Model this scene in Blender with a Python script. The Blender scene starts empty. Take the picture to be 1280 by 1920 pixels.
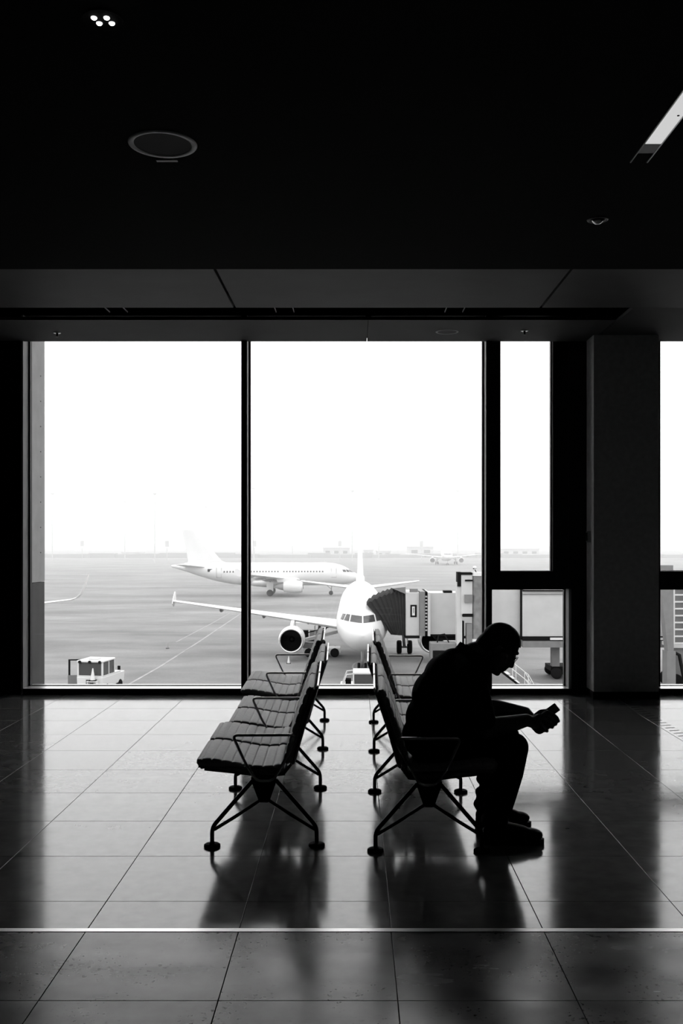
import bpy, bmesh, math, random
from mathutils import Vector, Matrix, Quaternion

random.seed(7)
PI = math.pi
SC = bpy.context.scene
COL = SC.collection

# ------------------------------------------------------------------ camera
CAM_H = 1.54                     # eye height above the lounge floor
FPX, VX, VY = 1850.0, 664.0, 1012.0   # focal length and vanishing point, pixels of a 1280 x 1920 frame
cam_d = bpy.data.cameras.new('camera')
cam_d.sensor_fit = 'HORIZONTAL'
cam_d.sensor_width = 36.0
cam_d.lens = FPX / 1280 * 36.0
cam_d.shift_x = -(VX - 640) / 1280
cam_d.shift_y = (VY - 960) / 1280
cam_d.clip_start = 0.05
cam_d.clip_end = 6000
cam = bpy.data.objects.new('camera', cam_d)
cam.location = (0, 0, CAM_H)
cam.rotation_euler = (PI / 2, 0, 0)
COL.objects.link(cam)
SC.camera = cam

# ------------------------------------------------------------------ sky: flat bright overcast
SKY = 2.5
world = bpy.data.worlds.new('overcast')
SC.world = world
world.use_nodes = True
bg = world.node_tree.nodes['Background']
bg.inputs['Color'].default_value = (1, 1, 1, 1)
bg.inputs['Strength'].default_value = SKY

SC.view_settings.view_transform = 'Standard'
SC.view_settings.look = 'None'
SC.view_settings.exposure = 0.0
SC.view_settings.gamma = 1.0
SC.view_settings.use_curve_mapping = False
HAZE_DENSITY = 0.0016
SC.cycles.volume_bounces = 2

# ------------------------------------------------------------------ materials
def gray(name, v, rough=0.6, metal=0.0, noise=0.0, scale=8.0, spec=0.5, bump=0.0, ior=1.5, rnoise=0.0):
    m = bpy.data.materials.new(name)
    m.use_nodes = True
    nt = m.node_tree
    p = nt.nodes['Principled BSDF']
    p.inputs['Base Color'].default_value = (v, v, v, 1)
    p.inputs['Roughness'].default_value = rough
    p.inputs['Metallic'].default_value = metal
    p.inputs['Specular IOR Level'].default_value = spec
    p.inputs['IOR'].default_value = ior
    if noise or bump or rnoise:
        tc = nt.nodes.new('ShaderNodeTexCoord')
        n = nt.nodes.new('ShaderNodeTexNoise')
        n.inputs['Scale'].default_value = scale
        n.inputs['Detail'].default_value = 6
        nt.links.new(tc.outputs['Object'], n.inputs['Vector'])
        if noise:
            r = nt.nodes.new('ShaderNodeMapRange')
            r.inputs['From Min'].default_value = 0.3; r.inputs['From Max'].default_value = 0.7
            r.inputs['To Min'].default_value = v * (1 - noise); r.inputs['To Max'].default_value = v * (1 + noise)
            nt.links.new(n.outputs['Fac'], r.inputs['Value'])
            nt.links.new(r.outputs['Result'], p.inputs['Base Color'])
        if rnoise:
            r = nt.nodes.new('ShaderNodeMapRange')
            r.inputs['From Min'].default_value = 0.3; r.inputs['From Max'].default_value = 0.7
            r.inputs['To Min'].default_value = max(0.02, rough - rnoise); r.inputs['To Max'].default_value = rough + rnoise
            nt.links.new(n.outputs['Fac'], r.inputs['Value'])
            nt.links.new(r.outputs['Result'], p.inputs['Roughness'])
        if bump:
            b = nt.nodes.new('ShaderNodeBump')
            b.inputs['Strength'].default_value = bump
            b.inputs['Distance'].default_value = 0.002
            nt.links.new(n.outputs['Fac'], b.inputs['Height'])
            nt.links.new(b.outputs['Normal'], p.inputs['Normal'])
    return m

def emit(name, s):
    m = bpy.data.materials.new(name)
    m.use_nodes = True
    nt = m.node_tree
    nt.nodes.remove(nt.nodes['Principled BSDF'])
    e = nt.nodes.new('ShaderNodeEmission')
    e.inputs['Strength'].default_value = s
    nt.links.new(e.outputs[0], nt.nodes['Material Output'].inputs['Surface'])
    return m

def glass(name, tint=0.94):
    m = bpy.data.materials.new(name)
    m.use_nodes = True
    nt = m.node_tree
    nt.nodes.remove(nt.nodes['Principled BSDF'])
    t = nt.nodes.new('ShaderNodeBsdfTransparent'); t.inputs['Color'].default_value = (tint, tint, tint, 1)
    g = nt.nodes.new('ShaderNodeBsdfGlossy'); g.inputs['Roughness'].default_value = 0.01
    f = nt.nodes.new('ShaderNodeFresnel'); f.inputs['IOR'].default_value = 1.33
    x = nt.nodes.new('ShaderNodeMixShader')
    nt.links.new(f.outputs[0], x.inputs[0]); nt.links.new(t.outputs[0], x.inputs[1]); nt.links.new(g.outputs[0], x.inputs[2])
    nt.links.new(x.outputs[0], nt.nodes['Material Output'].inputs['Surface'])
    return m

def stone(name, base, rough, pits):
    """polished floor stone: mottled, worn into patches of different gloss, with small dark pits"""
    m = bpy.data.materials.new(name)
    m.use_nodes = True
    nt = m.node_tree; L = nt.links
    p = nt.nodes['Principled BSDF']
    geo = nt.nodes.new('ShaderNodeNewGeometry')
    oi = nt.nodes.new('ShaderNodeObjectInfo')
    def noise(scale, detail=5.0, stretch=None):
        n = nt.nodes.new('ShaderNodeTexNoise'); n.inputs['Scale'].default_value = scale; n.inputs['Detail'].default_value = detail
        if stretch:
            mp = nt.nodes.new('ShaderNodeMapping'); mp.inputs['Scale'].default_value = stretch
            mp.inputs['Rotation'].default_value = (0, 0, 0.5)
            L.new(geo.outputs['Position'], mp.inputs['Vector']); L.new(mp.outputs[0], n.inputs['Vector'])
        else:
            L.new(geo.outputs['Position'], n.inputs['Vector'])
        return n
    def rng(src, a, b, c, d):
        r = nt.nodes.new('ShaderNodeMapRange')
        r.inputs['From Min'].default_value = a; r.inputs['From Max'].default_value = b
        r.inputs['To Min'].default_value = c; r.inputs['To Max'].default_value = d
        L.new(src, r.inputs['Value']); return r.outputs['Result']
    def math_(op, a, b):
        n = nt.nodes.new('ShaderNodeMath'); n.operation = op
        for i, s in enumerate((a, b)):
            if isinstance(s, (int, float)): n.inputs[i].default_value = s
            else: L.new(s, n.inputs[i])
        return n.outputs[0]
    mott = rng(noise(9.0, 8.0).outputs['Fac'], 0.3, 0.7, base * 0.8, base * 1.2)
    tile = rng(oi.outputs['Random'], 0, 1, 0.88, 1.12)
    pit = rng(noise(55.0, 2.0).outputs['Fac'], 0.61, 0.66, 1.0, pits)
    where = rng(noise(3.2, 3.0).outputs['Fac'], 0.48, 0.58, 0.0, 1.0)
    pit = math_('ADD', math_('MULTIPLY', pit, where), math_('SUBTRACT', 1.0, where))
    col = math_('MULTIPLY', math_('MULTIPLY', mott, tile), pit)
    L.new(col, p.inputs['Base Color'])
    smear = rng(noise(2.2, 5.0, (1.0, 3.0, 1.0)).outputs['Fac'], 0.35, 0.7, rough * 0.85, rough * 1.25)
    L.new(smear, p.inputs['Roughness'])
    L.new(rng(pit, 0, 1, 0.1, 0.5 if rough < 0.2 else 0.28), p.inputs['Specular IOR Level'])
    p.inputs['IOR'].default_value = 1.6
    return m

M = {
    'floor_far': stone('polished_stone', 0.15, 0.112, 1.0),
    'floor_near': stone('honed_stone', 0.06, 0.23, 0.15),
    'grout': gray('grout', 0.02, 0.9),
    'black_wall': gray('black_wall', 0.006, 0.85, spec=0.1),
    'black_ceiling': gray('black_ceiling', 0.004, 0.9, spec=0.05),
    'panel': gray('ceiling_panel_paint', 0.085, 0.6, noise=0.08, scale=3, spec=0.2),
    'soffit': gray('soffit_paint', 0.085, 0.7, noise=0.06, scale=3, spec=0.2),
    'frame_black': gray('frame_black', 0.012, 0.5, spec=0.2),
    'reveal': gray('reveal_grey', 0.32, 0.55),
    'sill': gray('sill_metal', 0.85, 0.36, metal=0.9),
    'ext_panel': gray('cladding_panel', 0.24, 0.6, noise=0.1, scale=5, spec=0.2),
    'ext_panel_dark': gray('cladding_panel_dark', 0.045, 0.6, noise=0.12, scale=5, spec=0.15),
    'pillar': gray('pillar_paint', 0.8, 0.75, noise=0.1, scale=20, spec=0.15),
    'steel': gray('brushed_steel', 0.62, 0.28, metal=1.0),
    'chrome': gray('chrome', 0.6, 0.16, metal=1.0),
    'dark_metal': gray('black_coated_metal', 0.015, 0.35, spec=0.35),
    'fabric': gray('seat_upholstery', 0.24, 0.50, noise=0.12, scale=60, bump=0.15, spec=0.4),
    'fabric_back': gray('seat_shell', 0.02, 0.55),
    'glass': glass('window_glass'),
    'dark_rubber': gray('dark_rubber', 0.010, 0.8, spec=0.12),
    'shirt': gray('black_cotton', 0.010, 0.95, spec=0.03),
    'trousers': gray('black_denim', 0.009, 0.95, spec=0.03),
    'skin': gray('skin', 0.10, 0.6, spec=0.2),
    'hair': gray('dark_hair', 0.008, 0.7, spec=0.2),
    'shoe': gray('black_leather', 0.010, 0.6, spec=0.15),
    'sole': gray('shoe_sole', 0.014, 0.8, spec=0.1),
    'lace': gray('shoe_lace', 0.02, 0.9),
    'device': gray('phone_shell', 0.012, 0.3),
    'screen': gray('phone_glass', 0.008, 0.08),
    'white_paint': gray('white_paint', 0.65, 0.35),
    'airframe': gray('airframe_white', 0.68, 0.3, noise=0.02, scale=0.7),
    'airframe_grey': gray('airframe_grey', 0.3, 0.4),
    'tyre': gray('tyre', 0.012, 0.9, spec=0.08),
    'intake': gray('intake_dark', 0.008, 0.8, spec=0.05),
    'lip': gray('intake_lip', 0.75, 0.25, metal=0.7),
    'cockpit_glass': gray('cockpit_glass', 0.05, 0.15),
    'window_dark': gray('window_dark', 0.10, 0.2),
    'bellows': gray('bellows_fabric', 0.035, 0.9, spec=0.08),
    'bridge': gray('bridge_panel', 0.48, 0.5, noise=0.05, scale=1.5),
    'bridge_mid': gray('bridge_grey', 0.17, 0.5, noise=0.1, scale=2),
    'bridge_dark': gray('bridge_dark', 0.008, 0.8, spec=0.08),
    'cyl': gray('galvanised_column', 0.16, 0.5, noise=0.35, scale=1.6),
    'mast': gray('mast_steel', 0.5, 0.6),
    'trees': gray('far_trees', 0.28, 0.9),
    'far_building': gray('far_building', 0.5, 0.8),
    'paint_line': gray('apron_paint', 0.27, 0.8, noise=0.2, scale=1.0),
    'cone': gray('cone_plastic', 0.3, 0.5),
    'vehicle': gray('vehicle_white', 0.6, 0.35),
    'veh_glass': gray('vehicle_glass', 0.06, 0.15),
    'cavity': gray('speaker_mesh', 0.02, 0.8),
    'ring': gray('ceiling_ring', 0.8, 0.6),
    'lamp': emit('lamp_glow', 5.0),
    'tube_light': emit('linear_lamp_glow', 0.62),
}

def apron_material():
    m = bpy.data.materials.new('apron_concrete'); m.use_nodes = True
    nt = m.node_tree; L = nt.links; p = nt.nodes['Principled BSDF']
    g = nt.nodes.new('ShaderNodeNewGeometry')
    def nz(scale, st):
        mp = nt.nodes.new('ShaderNodeMapping'); mp.inputs['Scale'].default_value = st
        n = nt.nodes.new('ShaderNodeTexNoise'); n.inputs['Scale'].default_value = scale; n.inputs['Detail'].default_value = 7
        L.new(g.outputs['Position'], mp.inputs['Vector']); L.new(mp.outputs[0], n.inputs['Vector'])
        return n.outputs['Fac']
    def rng(src, a, b, c, d):
        r = nt.nodes.new('ShaderNodeMapRange')
        r.inputs['From Min'].default_value = a; r.inputs['From Max'].default_value = b
        r.inputs['To Min'].default_value = c; r.inputs['To Max'].default_value = d
        L.new(src, r.inputs['Value']); return r.outputs['Result']
    def mul(a, b):
        n = nt.nodes.new('ShaderNodeMath'); n.operation = 'MULTIPLY'; L.new(a, n.inputs[0]); L.new(b, n.inputs[1]); return n.outputs[0]
    base = rng(nz(0.10, (0.5, 1.0, 1)), 0.35, 0.68, 0.125, 0.215)          # damp and dry areas
    streak = rng(nz(0.35, (0.6, 1.0, 1)), 0.35, 0.65, 0.88, 1.12)        # tyre and fuel streaks
    fine = rng(nz(6.0, (1, 1, 1)), 0.3, 0.7, 0.9, 1.1)
    L.new(mul(mul(base, streak), fine), p.inputs['Base Color'])
    p.inputs['Roughness'].default_value = 0.75
    return m
M['apron'] = apron_material()

# ------------------------------------------------------------------ mesh helpers
class MB:
    """collects shapes; build() links them as one mesh object"""
    def __init__(s): s.v, s.f = [], []
    def add(s, verts, faces):
        o = len(s.v)
        s.v += [tuple(p) for p in verts]; s.f += [tuple(i + o for i in f) for f in faces]
        return s
    def box(s, x0, x1, y0, y1, z0, z1):
        return s.add([(x0,y0,z0),(x1,y0,z0),(x1,y1,z0),(x0,y1,z0),(x0,y0,z1),(x1,y0,z1),(x1,y1,z1),(x0,y1,z1)],
                     [(0,3,2,1),(4,5,6,7),(0,1,5,4),(1,2,6,5),(2,3,7,6),(3,0,4,7)])
    def hexa(s, p):
        return s.add(p, [(0,3,2,1),(4,5,6,7),(0,1,5,4),(1,2,6,5),(2,3,7,6),(3,0,4,7)])
    def loft(s, rings, cap0=True, cap1=True, closed=False):
        n = len(rings[0]); vs = [p for r in rings for p in r]; fs = []
        m = len(rings)
        for i in range(m if closed else m - 1):
            a, b = i * n, ((i + 1) % m) * n
            for j in range(n):
                k = (j + 1) % n
                fs.append((a + j, a + k, b + k, b + j))
        if not closed:
            if cap0: fs.append(tuple(range(n))[::-1])
            if cap1: fs.append(tuple((m - 1) * n + j for j in range(n)))
        return s.add(vs, fs)
    def cone(s, p0, p1, r0, r1=None, seg=14):
        r1 = r0 if r1 is None else r1
        p0, p1 = Vector(p0), Vector(p1); d = (p1 - p0).normalized()
        u = d.orthogonal().normalized(); w = d.cross(u)
        R = []
        for p, r in ((p0, r0), (p1, r1)):
            R.append([p + (u * math.cos(2*PI*i/seg) + w * math.sin(2*PI*i/seg)) * r for i in range(seg)])
        return s.loft(R)
    def tube(s, pts, r, seg=8, closed=False, flat=None):
        pts = [Vector(p) for p in pts]; n = len(pts); rings = []
        ref = None
        for i, p in enumerate(pts):
            a = pts[i - 1] if (i or closed) else pts[0]
            b = pts[(i + 1) % n] if (i < n - 1 or closed) else pts[-1]
            d = (b - a).normalized()
            if ref is None: ref = d.orthogonal().normalized()
            ref = (ref - d * ref.dot(d)).normalized(); w = d.cross(ref)
            rings.append([p + (ref * math.cos(2*PI*j/seg) + w * math.sin(2*PI*j/seg)) * r for j in range(seg)])
        return s.loft(rings, closed=closed)
    def lathe(s, prof, seg=24, o=(0,0,0), axis='z', capped=True):
        o = Vector(o); rings = []
        for r, h in prof:
            ring = []
            for i in range(seg):
                a = 2*PI*i/seg; c, n = r*math.cos(a), r*math.sin(a)
                ring.append(o + (Vector((c, n, h)) if axis == 'z' else Vector((c, h, n)) if axis == 'y' else Vector((h, c, n))))
            rings.append(ring)
        return s.loft(rings, capped, capped)
    def prism(s, poly, f, h):
        """poly of 2-D points, f(a,b,t) -> 3-D, between t = 0 and t = h"""
        n = len(poly)
        vs = [f(a, b, 0) for a, b in poly] + [f(a, b, h) for a, b in poly]
        fs = [tuple(range(n))[::-1], tuple(range(n, 2*n))] + [(i, (i+1) % n, n + (i+1) % n, n + i) for i in range(n)]
        return s.add(vs, fs)
    def sphere(s, c, r, seg=16, rings=10, rot=None):
        c = Vector(c); r = Vector((r, r, r)) if isinstance(r, (int, float)) else Vector(r); R = []
        for i in range(1, rings):
            a = PI * i / rings
            ring = []
            for j in range(seg):
                b = 2*PI*j/seg
                p = Vector((r.x*math.sin(a)*math.cos(b), r.y*math.sin(a)*math.sin(b), r.z*math.cos(a)))
                if rot: p = rot @ p
                ring.append(c + p)
            R.append(ring)
        return s.loft(R)
    def mesh(s, name, smooth=False, fix=True):
        me = bpy.data.meshes.new(name)
        me.from_pydata(s.v, [], s.f); me.update()
        if fix:
            bm = bmesh.new(); bm.from_mesh(me); bmesh.ops.recalc_face_normals(bm, faces=bm.faces); bm.to_mesh(me); bm.free()
        if smooth: me.shade_smooth()
        return me
    def build(s, name, mat, parent=None, smooth=False, loc=None, bevel=0.0):
        me = s.mesh(name, smooth)
        me.materials.append(mat if not isinstance(mat, str) else M[mat])
        return link(name, me, parent, loc, bevel)

def link(name, me, parent=None, loc=None, bevel=0.0):
    o = bpy.data.objects.new(name, me); COL.objects.link(o)
    if parent: o.parent = parent
    if loc: o.location = loc
    if bevel:
        b = o.modifiers.new('bevel', 'BEVEL'); b.width = bevel; b.segments = 2; b.limit_method = 'ANGLE'
    return o

def empty(name, loc=(0,0,0), rz=0.0, parent=None):
    o = bpy.data.objects.new(name, None); COL.objects.link(o)
    o.empty_display_size = 0.1
    o.location = loc; o.rotation_euler = (0, 0, rz)
    if parent: o.parent = parent
    return o

def tag(o, label, cat, group=None, kind=None):
    o['label'] = label; o['category'] = cat
    if group: o['group'] = group
    if kind: o['kind'] = kind
    return o

def smooth_angle(o, deg=35):
    o.data.shade_smooth()
    try: o.data.set_sharp_from_angle(angle=math.radians(deg))
    except Exception: pass
    return o

def copy_tree(o, parent=None):
    c = o.copy(); COL.objects.link(c); c.parent = parent
    for ch in list(o.children): copy_tree(ch, c)
    return c

def fillet(pts, r, n=5, closed=False):
    """round the corners of a polyline"""
    pts = [Vector(p) for p in pts]; out = []; m = len(pts)
    for i, p in enumerate(pts):
        if not closed and i in (0, m - 1): out.append(p); continue
        a, b = pts[i - 1] - p, pts[(i + 1) % m] - p
        ra = min(r, a.length * 0.45); rb = min(r, b.length * 0.45)
        p0, p1 = p + a.normalized() * ra, p + b.normalized() * rb
        for k in range(n + 1):
            t = k / n
            out.append(p0 * (1-t)**2 + p * 2*t*(1-t) + p1 * t*t)
    return out

# ================================================================== THE LOUNGE
WY = 9.82                 # inner face of the window wall
GY = 10.02                # glass plane
ZC = 3.52                 # ceiling height
ZT = 3.78                 # top of the window opening, above the ceiling line
XL, XR, YB = -7.0, 7.0, -4.0

# ---- floor: slab, each tile, inlaid metal strip
floor = MB().box(XL, XR, YB, GY + 0.12, -0.25, -0.008).build('floor', 'grout')
tag(floor, 'large square polished grey stone tiles of the lounge floor', 'floor', kind='structure')
tile_cache = {}
def tile(x0, x1, y0, y1, mat):
    g = 0.0017
    key = (round(x1 - x0, 3), round(y1 - y0, 3), mat)
    if key not in tile_cache:
        w, d = (x1 - x0) / 2 - g, (y1 - y0) / 2 - g
        c = 0.0006
        mb = MB().loft([[(-w,-d,-0.008),(w,-d,-0.008),(w,d,-0.008),(-w,d,-0.008)],
                        [(-w,-d,-c),(w,-d,-c),(w,d,-c),(-w,d,-c)],
                        [(-w+c,-d+c,0),(w-c,-d+c,0),(w-c,d-c,0),(-w+c,d-c,0)]])
        me = mb.mesh('tile'); me.materials.append(M[mat]); tile_cache[key] = me
    return link('tile', tile_cache[key], floor, ((x0+x1)/2, (y0+y1)/2, 0))
far_rows = [3.911, 4.202] + [4.202 + 0.6*k for k in range(1, 10)] + [WY]
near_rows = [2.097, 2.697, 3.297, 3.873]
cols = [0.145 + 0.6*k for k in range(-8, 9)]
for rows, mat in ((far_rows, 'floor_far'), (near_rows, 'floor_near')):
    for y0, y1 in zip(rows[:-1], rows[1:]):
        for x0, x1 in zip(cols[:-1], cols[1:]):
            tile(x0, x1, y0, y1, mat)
strip = MB().box(XL, XR, 3.875, 3.909, -0.008, 0.0015).build('trim_1', 'steel', bevel=0.001)
tag(strip, 'thin bright metal strip set in the floor across the foreground', 'floor strip', kind='structure')

# slotted metal floor strips by the pillar
def slotted(x0, x1, y0, y1, label):
    t = empty('floor_grille', ((x0+x1)/2, y0, 0))
    w = (x1 - x0) / 2
    MB().box(-w, w, 0, y1-y0, 0.0002, 0.002).build('grille_plate', 'floor_far', t)
    n = int((y1 - y0) / 0.11)
    for i in range(n):
        y = 0.05 + i * 0.11
        MB().hexa([(-w*0.6, y, 0.0021), (w*0.6, y+0.025, 0.0021), (w*0.6, y+0.036, 0.0021), (-w*0.6, y+0.011, 0.0021),
                   (-w*0.6, y, 0.0030), (w*0.6, y+0.025, 0.0030), (w*0.6, y+0.036, 0.0030), (-w*0.6, y+0.011, 0.0030)]).build('slot', 'dark_rubber', t)
    tag(t, label, 'floor grille', 'slotted floor grilles')
slotted(2.51, 2.65, 6.9, 9.12, 'slotted metal floor grille running towards the viewer beside the pillar front')
slotted(1.97, 2.09, 9.25, 9.66, 'short slotted metal floor grille at the foot of the narrow window')

# ---- walls
def struct(name, mb, mat, label, cat, bevel=0.0, parent=None):
    o = mb.build(name, mat, parent, bevel=bevel)
    return tag(o, label, cat, kind='structure') if parent is None else o
X0 = (43 - VX) * WY / FPX       # -3.296, edge of the dark wall left of the window
MX = [(-1.125, -1.067), (1.311, 1.449)]
struct('wall_left', MB().box(XL, X0 - 0.021, WY, WY + 0.14, 0, ZT + 0.3), 'black_wall', 'black wall panel at the edge beside the big window', 'wall')
struct('wall_west', MB().box(XL - 0.2, XL, YB, WY + 0.14, -0.25, 4.1), 'black_wall', 'dark side wall of the lounge on the left', 'wall')
struct('wall_east', MB().box(XR, XR + 0.2, YB, WY + 0.14, -0.25, 4.1), 'black_wall', 'dark side wall of the lounge on the right', 'wall')
struct('wall_back', MB().box(XL - 0.2, XR + 0.2, YB - 0.2, YB, -0.25, 4.1), 'black_wall', 'dark back wall of the lounge behind the viewer', 'wall')
struct('wall_above', MB().box(XL - 0.2, XR + 0.2, WY + 0.04, GY + 0.1, ZT, 4.3), 'black_wall', 'black wall strip above the windows', 'wall')
struct('wall_right', MB().box(5.3, XR, WY, WY + 0.14, 0, ZT + 0.3), 'black_wall', 'black wall at the far right past the last window', 'wall')

# outside return of the facade left of the window, and inner jamb
jam = MB().box(X0 - 0.02, X0, WY + 0.002, GY - 0.03, 0.05, ZT).build('trim_2', 'reveal')
tag(jam, 'grey inner window jamb next to the black wall', 'window jamb', kind='structure')
fin = empty('wall_outside', (X0, GY + 0.03, 0))
MB().box(-0.3, 0, 0, 0.46, 1.10, ZT + 0.4).build('cladding_panel', 'ext_panel', fin)
MB().box(-0.3, -0.002, 0, 0.46, -1.0, 1.094).build('cladding_panel', 'ext_panel_dark', fin)
for i in range(8):
    z = 3.26 - i * 0.265
    MB().lathe([(0.006, 0), (0.006, 0.004)], 8, (0, 0.32, z), 'x').build('bolt', 'dark_rubber', fin)
tag(fin, 'grey outside wall cladding with a column of bolts beside the left pane', 'wall', kind='structure')

# ---- windows: frame members, gasket, pane
def window(name, x0, x1, z0, z1, label, xl=None, gasket=0.016):
    w = empty(name, ((x0 + x1) / 2, GY, z0))
    hw, h = (x1 - x0) / 2, z1 - z0
    MB().box(-hw - 0.03, hw + 0.03, -0.012, 0.012, -0.03, h + 0.03).build('pane', 'glass', w)
    g = gasket
    mb = MB()
    for b in ((-hw, -hw + g, 0, h), (hw - g, hw, 0, h), (-hw + g, hw - g, 0, g * 0.3), (-hw + g, hw - g, h - g, h)):
        mb.box(b[0], b[1], -0.03, 0.03, b[2], b[3])
    mb.build('gasket', 'frame_black', w)
    tag(w, label, 'window', kind='structure')
    return w
SILL = 0.059
w1 = window('window_1', X0, MX[0][0], SILL, ZT, 'large left window pane overlooking the apron')
w2 = window('window_2', MX[0][1], MX[1][0], SILL, ZT, 'large middle window pane in front of the docked airliner')
w3 = window('window_3', 1.468, 2.0, 1.223, ZT, 'tall narrow upper window pane beside the pillar', gasket=0.012)
w4 = window('window_4', 1.37, 2.134, SILL, 1.046, 'low square window pane behind the seated man', gasket=0.012)
w5 = window('window_5', 3.086, 5.3, 1.227, ZT, 'upper window pane at the right edge past the pillar', gasket=0.012)
w6 = window('window_6', 3.086, 5.3, SILL, 1.046, 'low window pane at the right edge past the pillar', gasket=0.012)

def mull(x0, x1, z0, z1, name, label, left=True, right=True, y1=GY - 0.03):
    """black front face with lighter metal reveals on the sides"""
    t = empty(name, ((x0 + x1) / 2, WY, z0))
    hw = (x1 - x0) / 2
    MB().box(-hw, hw, 0, 0.022, 0, z1 - z0).build('front_cap', 'frame_black', t)
    MB().box(-hw + 0.001, hw - 0.001, 0.0225, GY + 0.06 - WY, 0, z1 - z0).build('profile', 'reveal', t)
    tag(t, label, 'window frame', kind='structure')
mull(*MX[0], SILL, ZT, 'trim_3', 'slim black window mullion left of the seat rows')
mull(MX[1][0], 1.37, SILL, ZT, 'trim_4', 'black window post behind the seated man')
def blackframe(name, boxes, label):
    t = empty(name, (boxes[0][0], WY, boxes[0][2]))
    for b in boxes:
        MB().box(b[0] - boxes[0][0], b[1] - boxes[0][0], 0.13, GY + 0.05 - WY, b[2] - boxes[0][2], b[3] - boxes[0][2]).build('profile', 'frame_black', t)
    tag(t, label, 'window frame', kind='structure')
blackframe('trim_5', [(1.37, 2.158, 1.041, 1.223), (1.3705, 1.468, 1.223, ZT), (2.0, 2.158, 1.223, ZT)], 'thick black sash frame around the narrow upper pane')
blackframe('trim_6', [(2.16, 3.085, 0.0, ZT)], 'broad black frame post behind the pillar')
rv = MB().box(2.134, 2.159, WY + 0.003, GY - 0.02, SILL, 1.046).build('trim_7', 'reveal')
tag(rv, 'thin grey reveal on the right of the low square pane', 'window frame', kind='structure')
MBx = MB().box(2.1585, 2.1595, WY + 0.13, GY + 0.05, 1.046, ZT)
MBx.box(2.1595, 3.049, WY, WY + 0.129, 0.0, SILL)
struct('trim_8', MBx, 'frame_black', 'black jamb above the low pane by the pillar', 'window frame')
blackframe('trim_9', [(3.086, 5.3, 1.041, 1.223)], 'black crossbar of the window at the right edge')
# sill
def sill(name, x0, x1, label):
    t = empty(name, ((x0 + x1) / 2, WY, 0)); hw = (x1 - x0) / 2
    MB().box(-hw, hw, 0, 0.02, 0, SILL - 0.002).build('kick_board', 'frame_black', t)
    MB().box(-hw, hw, 0.0005, 0.30, SILL - 0.012, SILL).build('sill_top', 'sill', t)
    tag(t, label, 'window sill', kind='structure')
sill('trim_10', X0, 2.159, 'low window sill with a pale metal top running under the panes')
sill('trim_11', 3.05, 5.3, 'pale topped low sill under the window at the right edge')

# ---- pillar
pil = empty('pillar', (2.31, 9.53, 0))
MB().box(0, 0.631, 0, 0.29, 0.07, 3.52).build('shaft', 'pillar', pil, bevel=0.004)
MB().box(-0.006, 0.637, -0.006, 0.29, 0.0, 0.07).build('baseboard', 'black_wall', pil)
tag(pil, 'square dark grey pillar between the narrow window and the right edge', 'pillar', kind='structure')
sw = empty('wall_switch', (2.31, 9.68, 1.57))
MB().box(-0.03, -0.001, -0.045, 0.045, -0.055, 0.055).build('housing', 'reveal', sw, bevel=0.004)
MB().box(-0.036, -0.03, -0.03, 0.03, -0.04, 0.04).build('rocker', 'frame_black', sw, bevel=0.002)
tag(sw, 'small box switch on the side face of the pillar', 'switch')

# ---- ceiling
ceil = empty('ceiling', (0, 0, ZC))
SB = (YB, 7.20, 8.42, 8.89, WY + 0.035)
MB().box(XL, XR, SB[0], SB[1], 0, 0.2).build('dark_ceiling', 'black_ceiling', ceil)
MB().box(XL - 0.2, XR + 0.2, YB - 0.2, WY + 0.1, 0.50, 0.75).build('roof_slab', 'black_ceiling', ceil)
MB().box(XL, XR, SB[1], SB[1] + 0.02, 0.0, 0.5).build('rail', 'black_ceiling', ceil)
seams = [-6.99, -3.63, -1.02, 1.59, 4.2, 6.99]
for a, b in zip(seams[:-1], seams[1:]):
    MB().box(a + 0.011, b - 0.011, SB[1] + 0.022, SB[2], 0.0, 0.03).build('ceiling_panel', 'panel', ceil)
MB().box(0.10, 0.15, SB[3], SB[4] - 0.02, 0.031, 0.05).build('seam_light_block', 'black_ceiling', ceil)  # unseen black strip added above the soffit seam to block light leaking through
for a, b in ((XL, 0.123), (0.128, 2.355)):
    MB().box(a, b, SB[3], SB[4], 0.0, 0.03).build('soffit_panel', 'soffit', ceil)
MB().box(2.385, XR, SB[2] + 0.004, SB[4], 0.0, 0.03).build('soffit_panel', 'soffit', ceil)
MB().box(XL, 2.37, SB[2] + 0.002, SB[3] - 0.002, 0.12, 0.14).build('slot_baffle', 'black_ceiling', ceil)
for x in (-3.53, -3.69, -2.19, -2.03, -0.70, -0.54, 0.81, 0.97):
    MB().box(x - 0.003, x + 0.003, SB[2] + 0.02, SB[3] - 0.05, 0.055, 0.065).build('slot_rail', 'reveal', ceil)
tag(ceil, 'dark lounge ceiling with a lighter panel band above the windows', 'ceiling', kind='structure')

# ceiling fittings
def down_px(px, py): return Vector(((px - VX) * (ZC - CAM_H) / (VY - py), FPX * (ZC - CAM_H) / (VY - py), ZC))
p = down_px(193, 37)
dl = empty('ceiling_downlight', p)
MB().lathe([(0.070, -0.003), (0.076, -0.003), (0.076, 0.0), (0.070, 0.0)], 32, capped=False).build('ring', 'black_wall', dl)
MB().lathe([(0.070, -0.002), (0.07, -0.0015)], 32).build('reflector', 'black_ceiling', dl)
for dx, dy in ((-0.024, -0.02), (0.024, -0.02), (-0.024, 0.02), (0.024, 0.02)):
    b = MB().lathe([(0.001, -0.010), (0.008, -0.009), (0.0115, -0.005), (0.0115, -0.002)], 16, (dx + (0.005 if dy > 0 else -0.005), dy, 0))
    b.build('lamp', 'lamp', dl, smooth=True)
tag(dl, 'round ceiling downlight with four bright lamps', 'ceiling light')
p = down_px(305, 270)
sp = empty('ceiling_speaker', p)
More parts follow.
